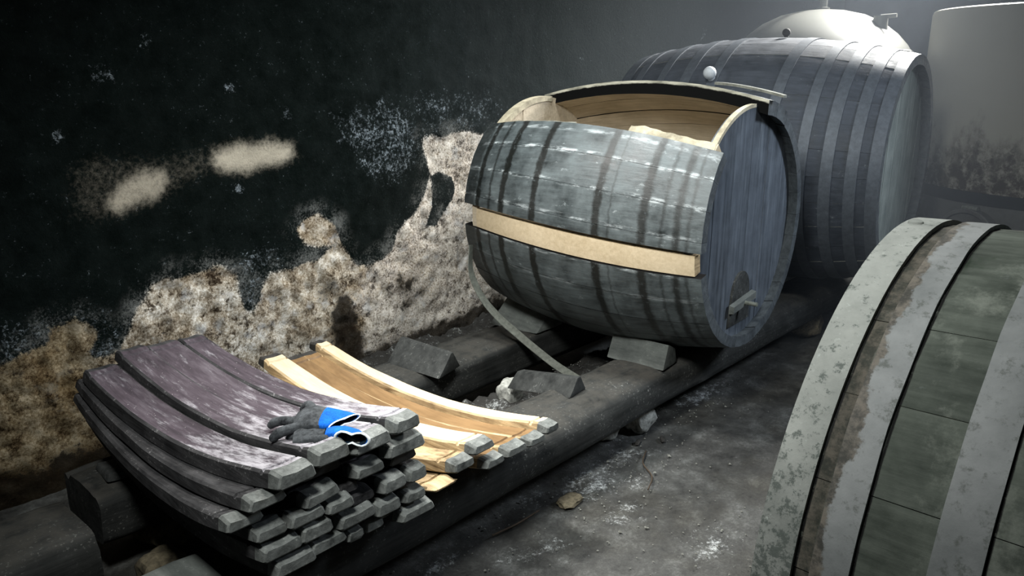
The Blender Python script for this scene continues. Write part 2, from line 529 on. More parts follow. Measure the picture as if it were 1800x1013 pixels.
def build_floor():
    us = np.concatenate([np.arange(-1.5, 0.4, 0.2), np.arange(0.4, 3.8, 0.018), np.arange(3.8, 8.2, 0.1)])
    vs = np.concatenate([np.arange(-3.2, 0.6, 0.2), np.arange(0.6, 3.02, 0.018)])
    UU, VV = np.meshgrid(us, vs)
    x, y = UU.ravel(), VV.ravel()
    n1 = np.array([mn.fractal(Vector((a * 3, b * 3, 5.1)), 1.0, 2.0, 4) for a, b in zip(x, y)])
    n2 = np.array([mn.fractal(Vector((a * 17, b * 17, 2.1)), 0.9, 2.0, 4) for a, b in zip(x, y)])
    mound = sst(x, 1.75, 2.15) * sst(x, 4.2, 3.6) * sst(y, 1.87, 1.96) * sst(y, 2.27, 2.2)
    bank = sst(x, 1.5, 2.0) * sst(x, 4.6, 4.0) * sst(y, 2.58, 2.75)
    cr = sst(x, 0.55, 0.7) * sst(x, 1.0, 0.85) * sst(y, 1.9, 2.0) * sst(y, 2.2, 2.1)
    z = -0.004 + n1 * 0.007 + n2 * 0.004 + mound * (0.11 + n1 * 0.03 + n2 * 0.02) + bank * (0.13 + n1 * 0.04 + n2 * 0.02) + cr * (0.05 + n2 * 0.03)
    z -= sst(y, 1.9, 1.7) * 0.004
    white = np.zeros_like(x)
    for cx, cy, rx, ry, k in ((3.2, 1.70, 0.22, 0.10, 1.0), (2.9, 1.76, 0.16, 0.06, 0.9), (2.2, 1.58, 0.20, 0.12, 1.0), (2.1, 1.36, 0.10, 0.08, 0.85),
                              (2.45, 1.60, 0.22, 0.08, 0.8), (1.47, 1.62, 0.09, 0.05, 1.0), (1.96, 1.68, 0.10, 0.05, 0.9), (2.12, 1.05, 0.14, 0.08, 0.8), (1.76, 1.44, 0.10, 0.07, 0.8),
                              (2.6, 1.72, 0.3, 0.05, 0.7), (2.3, 1.47, 0.12, 0.1, 0.65), (1.66, 1.5, 0.1, 0.06, 0.6)):
        white = np.maximum(white, k * np.exp(-(((x - cx) / rx) ** 2 + ((y - cy) / ry) ** 2)))
    white = np.maximum(white, 0.55 * mound)
    white = np.maximum(white, 0.55 * bank)
    me = bpy.data.meshes.new('floor')
    nu, nv = len(us), len(vs)
    F = [(j * nu + i, j * nu + i + 1, (j + 1) * nu + i + 1, (j + 1) * nu + i) for j in range(nv - 1) for i in range(nu - 1)]
    me.from_pydata(np.stack([x, y, z], 1).tolist(), [], F)
    fa(me, 'white', white)
    fa(me, 'mound', np.maximum(mound, bank))
    t = NT('trodden_earth_floor', 0.85, 0, 0.25)
    fine = t.noise(85, 9, 0.85, shift=False)
    mid = t.noise(9, 7, 0.65, shift=False)
    big = t.noise(1.6, 4, 0.6, shift=False)
    c = t.ramp(t.math('ADD', t.math('MULTIPLY', fine, 0.45), t.math('MULTIPLY', mid, 0.55)),
               [(0.36, srgb(32, 32, 31)), (0.52, srgb(68, 68, 66)), (0.66, srgb(106, 107, 105))])
    c = t.mix(t.step(big, 0.45, 0.62), c, srgb(210, 206, 198), 'MULTIPLY')
    c = t.mix(t.math('MULTIPLY', t.attr('mound'), 0.75), c, srgb(46, 44, 42))
    wm = t.math('ADD', t.math('MULTIPLY', t.attr('white'), 0.145), t.math('ADD', t.math('MULTIPLY', t.noise(75, 9, 0.85, shift=False), 0.6), t.math('MULTIPLY', t.noise(14, 7, 0.7, shift=False), 0.4)))
    c = t.mix(t.math('MULTIPLY', t.step(wm, 0.60, 0.74), 0.9), c, srgb(200, 203, 202))
    t.color(c)
    t.roughness(t.ramp(mid, [(0.3, (0.6,) * 3), (0.7, (0.95,) * 3)]))
    t.bump(t.math('ADD', fine, mid), 0.6, 0.012)
    o = link('floor', me, t.m, None, None)
    me.shade_smooth()
    return tag(o, 'dark trodden floor with pale scattered grit', None, None, 'structure')


build_floor()


# ------------------------------------------------------------------ casks
def cask_root(name, label, cx, cy, cz, yaw, Rh, B, L):
    ax = Vector((math.sin(R(yaw)), -math.cos(R(yaw)), 0))
    mid = Vector((cx, cy, cz)) - ax * L / 2
    return thing(name, label, 'barrel', (mid.x, mid.y, cz - B), (0, 0, R(90 + yaw)))


class Cask:
    def __init__(s, Rh, B, L, twist=0.0):
        s.R, s.B, s.L, s.tw = Rh, B, L, twist

    def prof(s, k):
        return s.B - (s.B - s.R) * (2 * k - 1) ** 2

    def pt(s, k, phi, r):
        a = R(phi + s.tw * (k - 0.5))
        return Vector(((k - 0.5) * s.L, r * math.cos(a), r * math.sin(a) + s.B))

    def stave(s, root, p0, p1, mats, k0=0.0, k1=1.0, dr=0.0, th=0.045, gap=0.06, seed=0.0, name='stave', nk=16, ragged=0.0, chime=None):
        """one stave between angles p0 and p1; mats = outside, inside, edge"""
        p0, p1 = p0 + gap, p1 - gap
        na = max(2, int(abs(p1 - p0) / 5))
        rings = []
        for i in range(nk + 1):
            k = ([0.0, 0.02, 0.04] + [0.04 + 0.92 * q / (nk - 4) for q in range(1, nk - 4)] + [0.96, 0.98, 1.0])[i] if (k0, k1) == (0.0, 1.0) else k0 + (k1 - k0) * i / nk
            rr = s.prof(k) + dr + 0.0012 * mn.noise(Vector((k * 9, seed * 3.1, 0.5)))
            lo = p0 + (ragged * (0.5 + 0.5 * mn.noise(Vector((k * 22, seed, 2.2)))) if ragged < 0 else 0)
            hi = p1 - (ragged * (0.5 + 0.5 * mn.noise(Vector((k * 22, seed, 2.2)))) if ragged > 0 else 0)
            outer, inner = [], []
            for j in range(na + 1):
                f = j / na
                edge = 0.0013 if j in (0, na) else 0.0
                outer.append(s.pt(k, lo + (hi - lo) * f, rr - edge))
                inner.append(s.pt(k, hi + (lo - hi) * f, rr - th))
            rings.append(outer + inner)

        def fm(i, j):
            if j < na:
                return 0
            if j in (na, 2 * na + 1):
                return 2
            return 3 if (len(mats) > 3 and (i < 2 or i > nk - 3)) else 1
        me = mesh_from(*loft(rings, fm, 3 if len(mats) > 3 else 2))
        return link(name, me, mats, root, 30)

    def hoop(s, root, k0, k1, mat, th=0.0035, lift=0.0008, seg=72, wob=0.0):
        rings = []
        ks = [k0, (k0 + k1) / 2, k1]
        for i in range(seg):
            ph = 360 * i / seg
            d = wob * mn.noise(Vector((i * 0.35, k0 * 40, 0)))
            rings.append([s.pt(k + d, ph, s.prof(k) + lift + th) for k in ks] + [s.pt(k + d, ph, s.prof(k) - 0.002) for k in reversed(ks)])
        rings.append(rings[0])
        V, F, I = loft(rings[:-1], None, 0, False)
        n = len(rings[0])
        m = len(rings) - 2
        F += [(m * n + j, m * n + (j + 1) % n, (j + 1) % n, j) for j in range(n)]
        return link('hoop', mesh_from(V, F), mat, root, 40)

    def head(s, root, k, mat, boards=6, th=0.03, shrink=0.012, turn=0.0, inset=0.0, pmat=None):
        r0 = s.prof(k) - shrink
        edges = [-r0 + 2 * r0 * i / boards for i in range(boards + 1)]
        x = (k - 0.5) * s.L
        for b in range(boards):
            a0, a1 = edges[b] + 0.0012, edges[b + 1] - 0.0012
            off = random.uniform(-0.0015, 0.0015)
            top, bot = [], []
            for j in range(7):
                a = a0 + (a1 - a0) * j / 6
                h = math.sqrt(max(r0 * r0 - a * a, 1e-6))
                top.append((a, h))
                bot.append((a, -h))
            poly = top + bot[::-1]
            c, sn = math.cos(R(turn)), math.sin(R(turn))
            r1 = [Vector((x + off, p * c - q * sn, p * sn + q * c + s.B)) for p, q in poly]
            r2 = [v + Vector((th, 0, 0)) for v in r1]
            link('head_board', mesh_from(*loft([r1, r2])), mat, root, 30)


# --- the half-dismantled cask in the middle
mc = Cask(0.492, 0.562, 1.145, 8.0)
mroot = cask_root('wooden_barrel', 'half-dismantled grey oak barrel, open on top, with one cream stave let into its side', 3.036, 1.405, 0.853, 3.1, mc.R, mc.B, mc.L)
mbands = [(0.97, 0.035, 0.01, 0.7), (0.92, 0.014, 0.007, 1.0), (0.855, 0.007, 0.006, 0.8), (0.787, 0.017, 0.007, 1.0), (0.632, 0.017, 0.007, 1.0), (0.365, 0.017, 0.008, 1.0),
          (0.315, 0.004, 0.004, 0.5), (0.196, 0.017, 0.009, 0.95), (0.13, 0.006, 0.006, 0.6), (0.082, 0.013, 0.010, 0.9), (0.045, 0.006, 0.006, 0.6)]
M['mc_out'] = cask_mat('grey_barrel_outside', srgb(38, 42, 43), srgb(94, 102, 104), mc.L, mbands, 0.75, rough=0.42, spec=0.6, seam_glints=((20.3, 0.9), (33.8, 0.95), (44, 0.5), (7, 0.5), (-9.6, 0.7), (-22, 0.25)), B=mc.B, tw=8.0)
M['mc_in'] = grain_wood('brown_barrel_inside', srgb(168, 154, 132), srgb(212, 198, 176), (6, 60, 60), None, big=6)
M['mc_edge'] = grain_wood('black_stave_edge', (0.004, 0.004, 0.004), (0.012, 0.011, 0.011), (6, 60, 60), None, big=9, spec=0.03)  # plain near-black for the stave edges
def crown_edge_mat():
    t = NT('black_edge_painted_lit_line', 0.85, 0, 0.05)
    x = t.axis(0)
    y2 = t.math('POWER', t.axis(1), 2.0)
    z2 = t.math('POWER', t.math('SUBTRACT', t.axis(2), mc.B), 2.0)
    r = t.math('SQRT', t.math('ADD', y2, z2))
    pr = t.math('SUBTRACT', mc.B, t.math('MULTIPLY', t.math('POWER', t.math('MULTIPLY', x, 2 / mc.L), 2.0), mc.B - mc.R))
    d = t.math('ADD', t.math('SUBTRACT', r, pr), t.math('MULTIPLY', t.math('SUBTRACT', t.noise(24, 6, 0.7), 0.5), 0.012))
    g = t.noise((8, 60, 60), 6, 0.6)
    c = t.mix(t.step(d, 0.0, 0.006), (0.004, 0.004, 0.004), t.ramp(g, [(0.35, srgb(104, 102, 92)), (0.65, srgb(190, 186, 170))]))  # black edge; the pale outer line is light on the crown, painted in
    t.color(c)
    return t.m


M['crown_edge'] = crown_edge_mat()
M['mc_rim'] = grain_wood('scraped_pale_rim', srgb(120, 112, 95), srgb(200, 190, 165), (30, 30, 30), None, big=10)
M['mc_end'] = grain_wood('worn_barrel_end', srgb(70, 70, 66), srgb(140, 140, 130), (30, 30, 30), None, big=12)
M['mc_head'] = None
M['mc_chime'] = grain_wood('dusty_barrel_lip', srgb(36, 40, 44), srgb(82, 88, 92), (40, 40, 40), None, big=10)


def head_mat(name, dark, light, streak):
    t = NT(name, 0.5, 0, 0.45)
    g = t.noise((40, 45, 2.2), 6, 0.6)
    b = t.noise(5, 6, 0.65)
    c = t.ramp(t.math('ADD', t.math('MULTIPLY', g, 0.5), t.math('MULTIPLY', b, 0.5)), [(0.35, dark), (0.65, light)])
    s = t.step(t.noise((30, 30, 2.0), 6, 0.65), 0.58, 0.75)
    c = t.mix(t.math('MULTIPLY', s, 0.5), c, streak)
    t.color(c)
    t.bump(g, 0.3, 0.003)
    return t.m


M['mc_head'] = head_mat('blue_grey_barrel_head', srgb(46, 51, 57), srgb(96, 103, 112), srgb(142, 150, 158))
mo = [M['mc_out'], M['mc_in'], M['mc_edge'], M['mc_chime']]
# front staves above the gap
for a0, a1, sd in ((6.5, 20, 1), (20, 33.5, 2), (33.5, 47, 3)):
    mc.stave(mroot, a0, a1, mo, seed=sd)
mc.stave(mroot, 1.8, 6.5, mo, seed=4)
mc.stave(mroot, -9, 0.4, [M['stave_pale'], M['stave_pale'], M['stave_side_pale']], 0.022, 0.93, dr=-0.008, seed=5)['label'] = 'cream new-wood stave'
a = -9.4
i = 6
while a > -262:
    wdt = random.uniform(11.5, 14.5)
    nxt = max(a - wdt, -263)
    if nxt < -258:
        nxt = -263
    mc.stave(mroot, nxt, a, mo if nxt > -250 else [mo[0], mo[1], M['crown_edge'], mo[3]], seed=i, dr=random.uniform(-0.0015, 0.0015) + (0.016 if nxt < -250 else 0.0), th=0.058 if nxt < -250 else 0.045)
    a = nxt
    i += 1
# splintered remains of the next stave, pale where it tore
mc.stave(mroot, 47, 52.5, [M['mc_rim'], M['mc_in'], M['stave_pale']], 0.03, 0.34, dr=-0.010, seed=31, ragged=3.0, name='splintered_stave', nk=26)['label'] = 'torn pale remnant of a removed stave'
mc.stave(mroot, 47, 49.0, [M['mc_end'], M['mc_in'], M['mc_rim']], 0.56, 0.94, dr=-0.008, seed=33, ragged=1.6, name='splintered_stave', nk=20)
# heads
mc.head(mroot, 0.037, M['mc_head'], 6, 0.03, 0.018)
mc.head(mroot, 0.935, M['mc_in'], 6, 0.028, 0.018)


def ring_band(c, k, r0, r1, p0, p1, mat, root, name, th=0.012, seg=24):
    rings = []
    for i in range(seg + 1):
        ph = p0 + (p1 - p0) * i / seg
        a_, b_ = c.pt(k, ph, r0), c.pt(k, ph, r1)
        d = Vector((th, 0, 0))
        rings.append([a_, b_, b_ + d, a_ + d])
    return link(name, mesh_from(*loft(rings)), mat, root, 40)


mc.tw = 0
ring_band(mc, 0.034, 0.478, mc.prof(0.04) - 0.011, 40, 90, M['mc_rim'], mroot, 'head_rim', 0.022)['label'] = 'pale scraped rim of the head'
ring_band(mc, 0.93, 0.472, mc.prof(0.94) - 0.012, 40, 96, M['mc_rim'], mroot, 'head_rim', 0.04)['label'] = 'pale scraped rim of the wall-side head'


# hatch at the bottom of the head with its cross bar and bolt
def hatch():
    x0 = (0.042 - 0.5) * mc.L - 0.003
    zc = mc.B - 0.30
    pts = []
    for j in range(13):
        a_ = PI * j / 12
        pts.append((0.085 * math.cos(a_), 0.10 * math.sin(a_) + 0.02))
    pts += [(-0.10, -0.10), (0.10, -0.10)]
    r1 = [Vector((x0, p + 0.02, q + zc)) for p, q in pts]
    r2 = [v + Vector((-0.012, 0, 0)) for v in r1]
    h = link('hatch_door', mesh_from(*loft([r1, r2])), M['tar_y'], mroot, 30)
    bar = [Vector((x0 - 0.012, 0.02 - 0.11, zc + 0.0)), Vector((x0 - 0.012, 0.02 + 0.11, zc - 0.02))]
    r = []
    for b_ in bar:
        r.append([b_ + Vector((0, 0, -0.018)), b_ + Vector((0, 0, 0.018)), b_ + Vector((-0.022, 0, 0.014)), b_ + Vector((-0.022, 0, -0.014))])
    link('hatch_bar', mesh_from(*loft(r)), M['chock'], h, 30)
    rb = tube([(x0 - 0.03, 0.02, zc - 0.01), (x0 - 0.085, 0.02, zc - 0.01)], [0.009, 0.009], 10)
    link('bolt', mesh_from(*loft(rb)), M['iron'], h, 40)


hatch()

# --- the bigger hooped cask behind it
bc = Cask(0.564, 0.660, 1.494)
broot = cask_root('wooden_barrel', 'large blue-grey barrel bound with many iron hoops, standing behind the open barrel', 4.486, 1.281, 0.972, 5.05, bc.R, bc.B, bc.L)
M['bc_out'] = cask_mat('blue_grey_barrel_outside', srgb(32, 37, 44), srgb(66, 71, 80), bc.L, [(0.96, 0.02, 0.01, 0.5)], 0.45, rough=0.6, spec=0.3)
M['bc_hoop'] = simple_mat('grey_iron_band', srgb(76, 81, 88), 0.5, 0.2, 0.25, 40, 0.2)
M['bc_head'] = head_mat('grey_green_barrel_head', srgb(112, 122, 120), srgb(186, 194, 188), srgb(205, 212, 206))
nb = 30
for i in range(nb):
    bc.stave(broot, i * 360 / nb, (i + 1) * 360 / nb, [M['bc_out'], M['mc_in'], M['mc_end'], M['mc_chime']], seed=60 + i, dr=random.uniform(-0.0015, 0.0015), nk=12)
for k0, k1 in ((0.0, 0.034), (0.064, 0.098), (0.137, 0.172), (0.217, 0.250), (0.333, 0.369), (0.575, 0.611), (0.682, 0.722), (0.791, 0.822), (0.897, 0.927), (0.954, 0.998)):
    bc.hoop(broot, k0, k1, M['bc_hoop'])
bc.head(broot, 0.035, M['bc_head'], 7, 0.03, 0.012)


def bung(c, root, k, ph, r_ball, mat, neck, label):
    p = c.pt(k, ph, c.prof(k) + 0.004)
    nrm = (c.pt(k, ph, 1.0) - c.pt(k, ph, 0.5)).normalized()
    prof = [(0.0, 0.55), (neck, 0.5)]
    rings = []
    for j in range(1, 10):
        a_ = PI * j / 10
        prof.append((neck + r_ball / 1.0 * (0.85 - math.cos(a_)) , None))
    side = nrm.cross(Vector((1, 0, 0))).normalized()
    oth = nrm.cross(side)
    out = [(0.0, 0.6 * r_ball), (neck, 0.5 * r_ball)]
    for j in range(2, 12):
        a_ = PI * j / 12
        out.append((neck + r_ball * (math.cos(PI / 6) - math.cos(a_)), r_ball * math.sin(a_)))
    for h_, r_ in out:
        rings.append([p + nrm * h_ + side * math.cos(2 * PI * q / 16) * r_ + oth * math.sin(2 * PI * q / 16) * r_ for q in range(16)])
    o_ = link('bung', mesh_from(*loft(rings)), mat, root, 50)
    o_['label'] = label
    return o_


M['white_ball'] = simple_mat('white_silicone', srgb(196, 200, 204), 0.45, 0, 0.1, 40, 0.2)
bung(bc, broot, 0.6, 43, 0.034, M['white_ball'], 0.008, 'white ball-shaped bung')
bung(bc, broot, 0.45, 86, 0.022, M['stave_burnt'], 0.004, 'small dark bung on the crown')

# --- the mossy cask close to the camera
fc = Cask(0.526, 0.540, 1.283)
froot = cask_root('wooden_barrel', 'mossy grey-green barrel with wide pale hoops, close across the aisle', 1.494, -0.869, 0.701, 0.0, fc.R, fc.B, fc.L)
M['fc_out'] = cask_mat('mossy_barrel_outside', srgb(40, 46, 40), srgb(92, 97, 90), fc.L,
                       [(0.9550, 0.0018, 0.0010, 1.0), (0.8970, 0.0020, 0.0010, 1.0), (0.7845, 0.0018, 0.0010, 1.0)], 0.12, wobble=0.003, tints=((0.947, 0.010, 0.002, 0.85, srgb(84, 78, 70)),), dust=srgb(118, 122, 114), rough=0.8, spec=0.2, grime_shade=(0.003, 0.003, 0.003), patch=srgb(28, 44, 28))  # thin dark lines: shade at the hoop edges painted into the wood


def lichen_mat():
    t = NT('lichen_grey_hoop', 0.8, 0, 0.25)
    s = t.noise(55, 8, 0.78)
    b = t.noise(6, 6, 0.65)
    c = t.ramp(b, [(0.3, srgb(112, 115, 111)), (0.7, srgb(156, 158, 153))])
    z = t.axis(2)
    low = t.step(z, 0.95, 0.45)
    c = t.mix(t.math('MULTIPLY', t.step(t.math('ADD', s, t.math('MULTIPLY', low, 0.13)), 0.54, 0.63), 0.8), c, srgb(66, 73, 69))
    c = t.mix(t.math('MULTIPLY', t.step(t.noise(70, 7, 0.75), 0.60, 0.70), 0.5), c, srgb(178, 184, 178))
    t.color(c)
    t.bump(s, 0.4, 0.003)
    return t.m


def lichen_mat2():
    t = NT('worn_paint_hoop', 0.75, 0, 0.25)
    s = t.noise(40, 8, 0.75)
    b = t.noise(5, 6, 0.65)
    c = t.ramp(b, [(0.3, srgb(92, 95, 95)), (0.7, srgb(138, 140, 140))])
    c = t.mix(t.math('MULTIPLY', t.step(s, 0.52, 0.66), 0.6), c, srgb(58, 62, 54))
    d = t.math('ADD', t.math('SUBTRACT', t.math('MULTIPLY', (0.938 - 0.5), fc.L), t.axis(0)), t.math('MULTIPLY', t.math('SUBTRACT', t.noise(9, 7, 0.7, shift=False), 0.5), 0.09))
    c = t.mix(t.math('MULTIPLY', t.step(d, 0.014, 0.008), 0.9), c, t.mix(t.step(s, 0.36, 0.64), srgb(44, 42, 36), srgb(104, 97, 88)))
    t.color(c)
    t.bump(s, 0.3, 0.003)
    return t.m


M['lichen'] = lichen_mat()
M['lichen2'] = lichen_mat2()
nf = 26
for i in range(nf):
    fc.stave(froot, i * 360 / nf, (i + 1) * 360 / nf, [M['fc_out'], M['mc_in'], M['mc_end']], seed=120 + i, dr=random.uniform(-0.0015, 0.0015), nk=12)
fc.hoop(froot, 0.957, 1.0, M['lichen'], 0.006, 0.001, 96)['label'] = 'widest pale hoop, on the rim'
fc.hoop(froot, 0.899, 0.938, M['lichen2'], 0.005, 0.001, 96, 0.0012)
fc.hoop(froot, 0.786, 0.830, M['lichen2'], 0.005, 0.001, 96, 0.0012)
for k0, k1 in ((0.17, 0.214), (0.062, 0.101), (0.0, 0.043)):
    fc.hoop(froot, k0, k1, M['lichen2'], 0.005, 0.001, 96)
fc.head(froot, 0.96, M['mc_end'], 6, 0.03, 0.012)
fc.head(froot, 0.02, M['mc_end'], 6, 0.03, 0.012)
pr_ = fc.pt(0.985, 88, fc.prof(0.985) + 0.006)
rings = [[pr_ + Vector((math.cos(2 * PI * q / 12) * r_, math.sin(2 * PI * q / 12) * r_, h_)) for q in range(12)] for h_, r_ in ((0, 0.013), (0.004, 0.012), (0.007, 0.006))]
link('rivet', mesh_from(*loft(rings)), M['lichen'], froot, 40)
# stone cradle under it
for yy in (-0.62, 0.16):
    o = rough_block('wooden_chock', [(1.26, yy - 0.1, 0.005), (1.73, yy - 0.1, 0.005), (1.73, yy + 0.1, 0.005), (1.26, yy + 0.1, 0.005),
                                     (1.26, yy - 0.1, 0.162), (1.73, yy - 0.1, 0.162), (1.73, yy + 0.1, 0.162), (1.26, yy + 0.1, 0.162)], M['tar_y'], 0.004, 2, yy)
    tag(o, 'dark timber bearer under the mossy barrel, ' + ('aisle side' if yy > 0 else 'far side'), 'chock')

# ------------------------------------------------------------------ tanks at the back


def tank_mat(name, base, stain, zlo, zhi, rough=0.55):
    t = NT(name, rough, 0, 0.35)
    z = t.axis(2)
    n = t.noise((5, 5, 3.0), 8, 0.7)
    c = t.ramp(t.noise(2, 4, 0.5), [(0.3, tuple(b * 0.9 for b in base)), (0.7, base)])
    m = t.step(t.math('ADD', z, t.math('MULTIPLY', t.math('SUBTRACT', n, 0.5), 0.9)), zhi, zlo)
    m2 = t.math('MULTIPLY', m, t.step(t.noise(14, 8, 0.75), 0.34, 0.54))
    c = t.mix(m2, c, stain)
    t.color(c)
    return t.m


def lathe(prof, seg=64, c=(0, 0)):
    return [[Vector((c[0] + r_ * math.cos(2 * PI * q / seg), c[1] + r_ * math.sin(2 * PI * q / seg), z_)) for q in range(seg)] for r_, z_ in prof]


M['tank_w'] = tank_mat('stained_white_tank', srgb(158, 154, 142), srgb(50, 36, 16), 0.84, 1.12)
M['tank_d'] = tank_mat('cream_dome_tank', srgb(112, 112, 106), srgb(110, 112, 96), -0.5, 0.1)
M['tank_low'] = tank_mat('grey_tank_foot', srgb(96, 96, 94), srgb(50, 44, 36), 0.2, 0.7)
M['seam_shade'] = simple_mat('black_seam_shade', (0.006, 0.006, 0.007), 0.7, 0, 0.3, 20, 0.1)
tk = thing('wine_tank', 'broad white cylindrical tank with brown-stained lower wall, behind the barrels', 'tank', (6.35, 0.84, 0))
link('shell', mesh_from(*loft(lathe([(0.9, 0.735), (0.9, 1.80), (0.892, 1.822), (0.87, 1.83), (0.86, 1.81), (0.5, 1.85), (0.05, 1.86)]))), M['tank_w'], tk, 35)
link('seam_shade_ring', mesh_from(*loft(lathe([(0.885, 0.66), (0.905, 0.665), (0.905, 0.735), (0.885, 0.745)]))), M['seam_shade'], tk, 35)  # black ring at the seam, put in for the shade of its groove
link('foot', mesh_from(*loft(lathe([(0.9, 0.0), (0.9, 0.665), (0.5, 0.666)]))), M['tank_low'], tk, 35)


def manhole(c, ang, rad, z0, r0, root):
    d = Vector((math.cos(R(ang)), math.sin(R(ang)), 0))
    s_ = Vector((-d.y, d.x, 0))
    p = d * rad + Vector((0, 0, z0))
    rings = []
    for h_, q_ in ((-0.02, 1.0), (0.05, 1.0), (0.055, 0.97), (0.055, 0.88), (0.03, 0.86), (0.028, 0.5), (0.035, 0.05)):
        rings.append([p + d * h_ + s_ * math.cos(2 * PI * j / 40) * r0 * q_ + Vector((0, 0, math.sin(2 * PI * j / 40) * r0 * q_)) for j in range(40)])
    h = link('manhole_door', mesh_from(*loft(rings)), M['tank_low'], root, 35)
    h['label'] = 'round rimmed door low on the tank'
    q = p + Vector((0, 0, r0)) + d * 0.02
    rings = tube([q - s_ * 0.05, q + s_ * 0.05], [0.018, 0.018], 10)
    link('hinge', mesh_from(*loft(rings)), M['iron'], h, 40)


manhole((6.35, 0.84), 159.0, 0.9, 0.435, 0.205, tk)

dk = thing('wine_tank', 'domed cream tank with a pipe on top, behind the large hooped barrel', 'tank', (5.9, 2.37, 0))
link('shell', mesh_from(*loft(lathe([(0.59, 0.0), (0.59, 1.50)]))), M['tank_d'], dk, 35)
link('rim_flange', mesh_from(*loft(lathe([(0.585, 1.49), (0.605, 1.50), (0.605, 1.575), (0.59, 1.585)]))), M['tank_d'], dk, 35)
link('dome_lid', mesh_from(*loft(lathe([(0.592, 1.58), (0.57, 1.615), (0.50, 1.69), (0.40, 1.765), (0.28, 1.82), (0.15, 1.85), (0.04, 1.86)]))), M['tank_d'], dk, 60)
link('top_pipe', mesh_from(*loft(lathe([(0.045, 1.845), (0.045, 1.87), (0.026, 1.875), (0.026, 2.5)], 20))), M['tank_d'], dk, 40)
rings = tube([(-0.06, -0.42, 1.70), (-0.06, -0.42, 1.80)], [0.05, 0.045], 14)
v_ = link('vent', mesh_from(*loft(rings)), M['tank_d'], dk, 40)
rings = tube([(-0.06, -0.42, 1.795), (-0.06, -0.52, 1.80)], [0.014, 0.014], 10)
link('vent_handle', mesh_from(*loft(rings)), M['tank_d'], v_, 40)


# ------------------------------------------------------------------ timbers, chocks, stones
def beam(name, x0, x1, y0, y1, z0, z1, mat, seed, label, crack=None, dyx=0.0, e=0.42):
    """long hewn timber lying along x, with worn arrises"""
    n = int((x1 - x0) / 0.06)
    rings = []
    yc, zc, hy, hz = (y0 + y1) / 2, (z0 + z1) / 2, (y1 - y0) / 2, (z1 - z0) / 2
    for i in range(n + 1):
        x = x0 + (x1 - x0) * i / n
        ring = []
        for j in range(28):
            a_ = 2 * PI * j / 28
            ca, sa = math.cos(a_), math.sin(a_)
            py = math.copysign(abs(ca) ** e, ca) * hy
            pz = math.copysign(abs(sa) ** e, sa) * hz
            p = Vector((x, yc + py + dyx * (x - x0), zc + pz))
            q = mn.noise_vector(Vector((x * 1.6, a_ * 2.0, seed))) * 0.010 + mn.noise_vector(Vector((x * 6, ca * 4, sa * 4 + seed))) * 0.004
            if sa > 0.3:
                q.z = min(q.z, 0.002)
            if crack and abs(a_ - crack) < 0.13:
                q.z -= 0.016
            ring.append(p + Vector((0, q.y, q.z)))
        rings.append(ring)
    for k in (0, -1):
        rings[k] = [Vector((p.x, yc + (p.y - yc) * 0.96, zc + (p.z - zc) * 0.96)) for p in rings[k]]
    o_ = link(name, mesh_from(*loft(rings)), mat, None, 50)
    return tag(o_, label, 'beam')


beam('timber_beam', 0.86, 5.4, 1.575, 1.86, 0.115, 0.29, M['tar'], 1.0, 'long dark timber beam on the aisle side, carrying stave stack and barrels', e=0.58)
beam('timber_log', -0.1, 0.80, 1.60, 1.85, 0.02, 0.285, M['chock'], 3.0, 'grey split timber end poking out in front of the stack, bottom left', e=0.3)
beam('timber_beam', 0.74, 5.4, 2.27, 2.55, 0.115, 0.29, M['tar'], 5.0, 'long dark cracked timber beam on the wall side, under the barrels', crack=1.1)
beam('timber_log', -0.3, 0.685, 2.15, 2.47, 0.02, 0.25, M['tar'], 9.0, 'dim timber log butted against the beam, bottom left corner')
o = rough_block('wood_offcut', [(0.79, 2.33, 0.291), (0.885, 2.31, 0.291), (0.90, 2.44, 0.291), (0.80, 2.46, 0.291),
                                (0.80, 2.335, 0.315), (0.88, 2.32, 0.318), (0.89, 2.43, 0.315), (0.81, 2.45, 0.312)], M['tar_y'], 0.005, 2, 3.0)
tag(o, 'flat dark wood offcut lying on the left end of the wall-side beam', 'offcut')


def wedge(name, base, top, mat, label, seed, j=0.004):
    o_ = rough_block(name, base + top, mat, j, 3, seed, None, 0.006)
    return tag(o_, label, 'chock')


wedge('wooden_chock', [(2.692, 1.595, 0.287), (2.672, 1.860, 0.287), (2.80, 1.87, 0.287), (2.82, 1.605, 0.287)],
      [(2.728, 1.596, 0.387), (2.728, 1.870, 0.381), (2.81, 1.88, 0.352), (2.81, 1.61, 0.352)], M['chock'], 'grey wooden chock wedged under the open barrel on the aisle-side beam', 11)
wedge('wooden_chock', [(2.70, 2.275, 0.287), (2.66, 2.54, 0.287), (2.88, 2.55, 0.287), (2.90, 2.28, 0.287)],
      [(2.80, 2.285, 0.37), (2.79, 2.53, 0.42), (2.84, 2.53, 0.42), (2.86, 2.285, 0.37)], M['chock'], 'pale-faced wooden chock under the open barrel on the wall-side beam', 12)
wedge('wooden_chock', [(2.015, 2.205, 0.288), (2.175, 2.245, 0.288), (2.17, 2.54, 0.288), (1.99, 2.50, 0.288)],
      [(2.105, 2.225, 0.368), (2.122, 2.23, 0.368), (2.11, 2.53, 0.372), (2.09, 2.525, 0.372)], M['tar_y'], 'dark three-sided chock lying loose on the wall-side beam', 13, 0.002)
wedge('wooden_chock', [(2.215, 1.705, 0.288), (2.335, 1.715, 0.288), (2.405, 2.06, 0.205), (2.275, 2.08, 0.205)],
      [(2.270, 1.71, 0.352), (2.295, 1.712, 0.352), (2.36, 2.06, 0.270), (2.325, 2.065, 0.270)], M['tar_y'], 'small dark wedge tipped from the aisle-side beam onto the rubble', 14, 0.003)
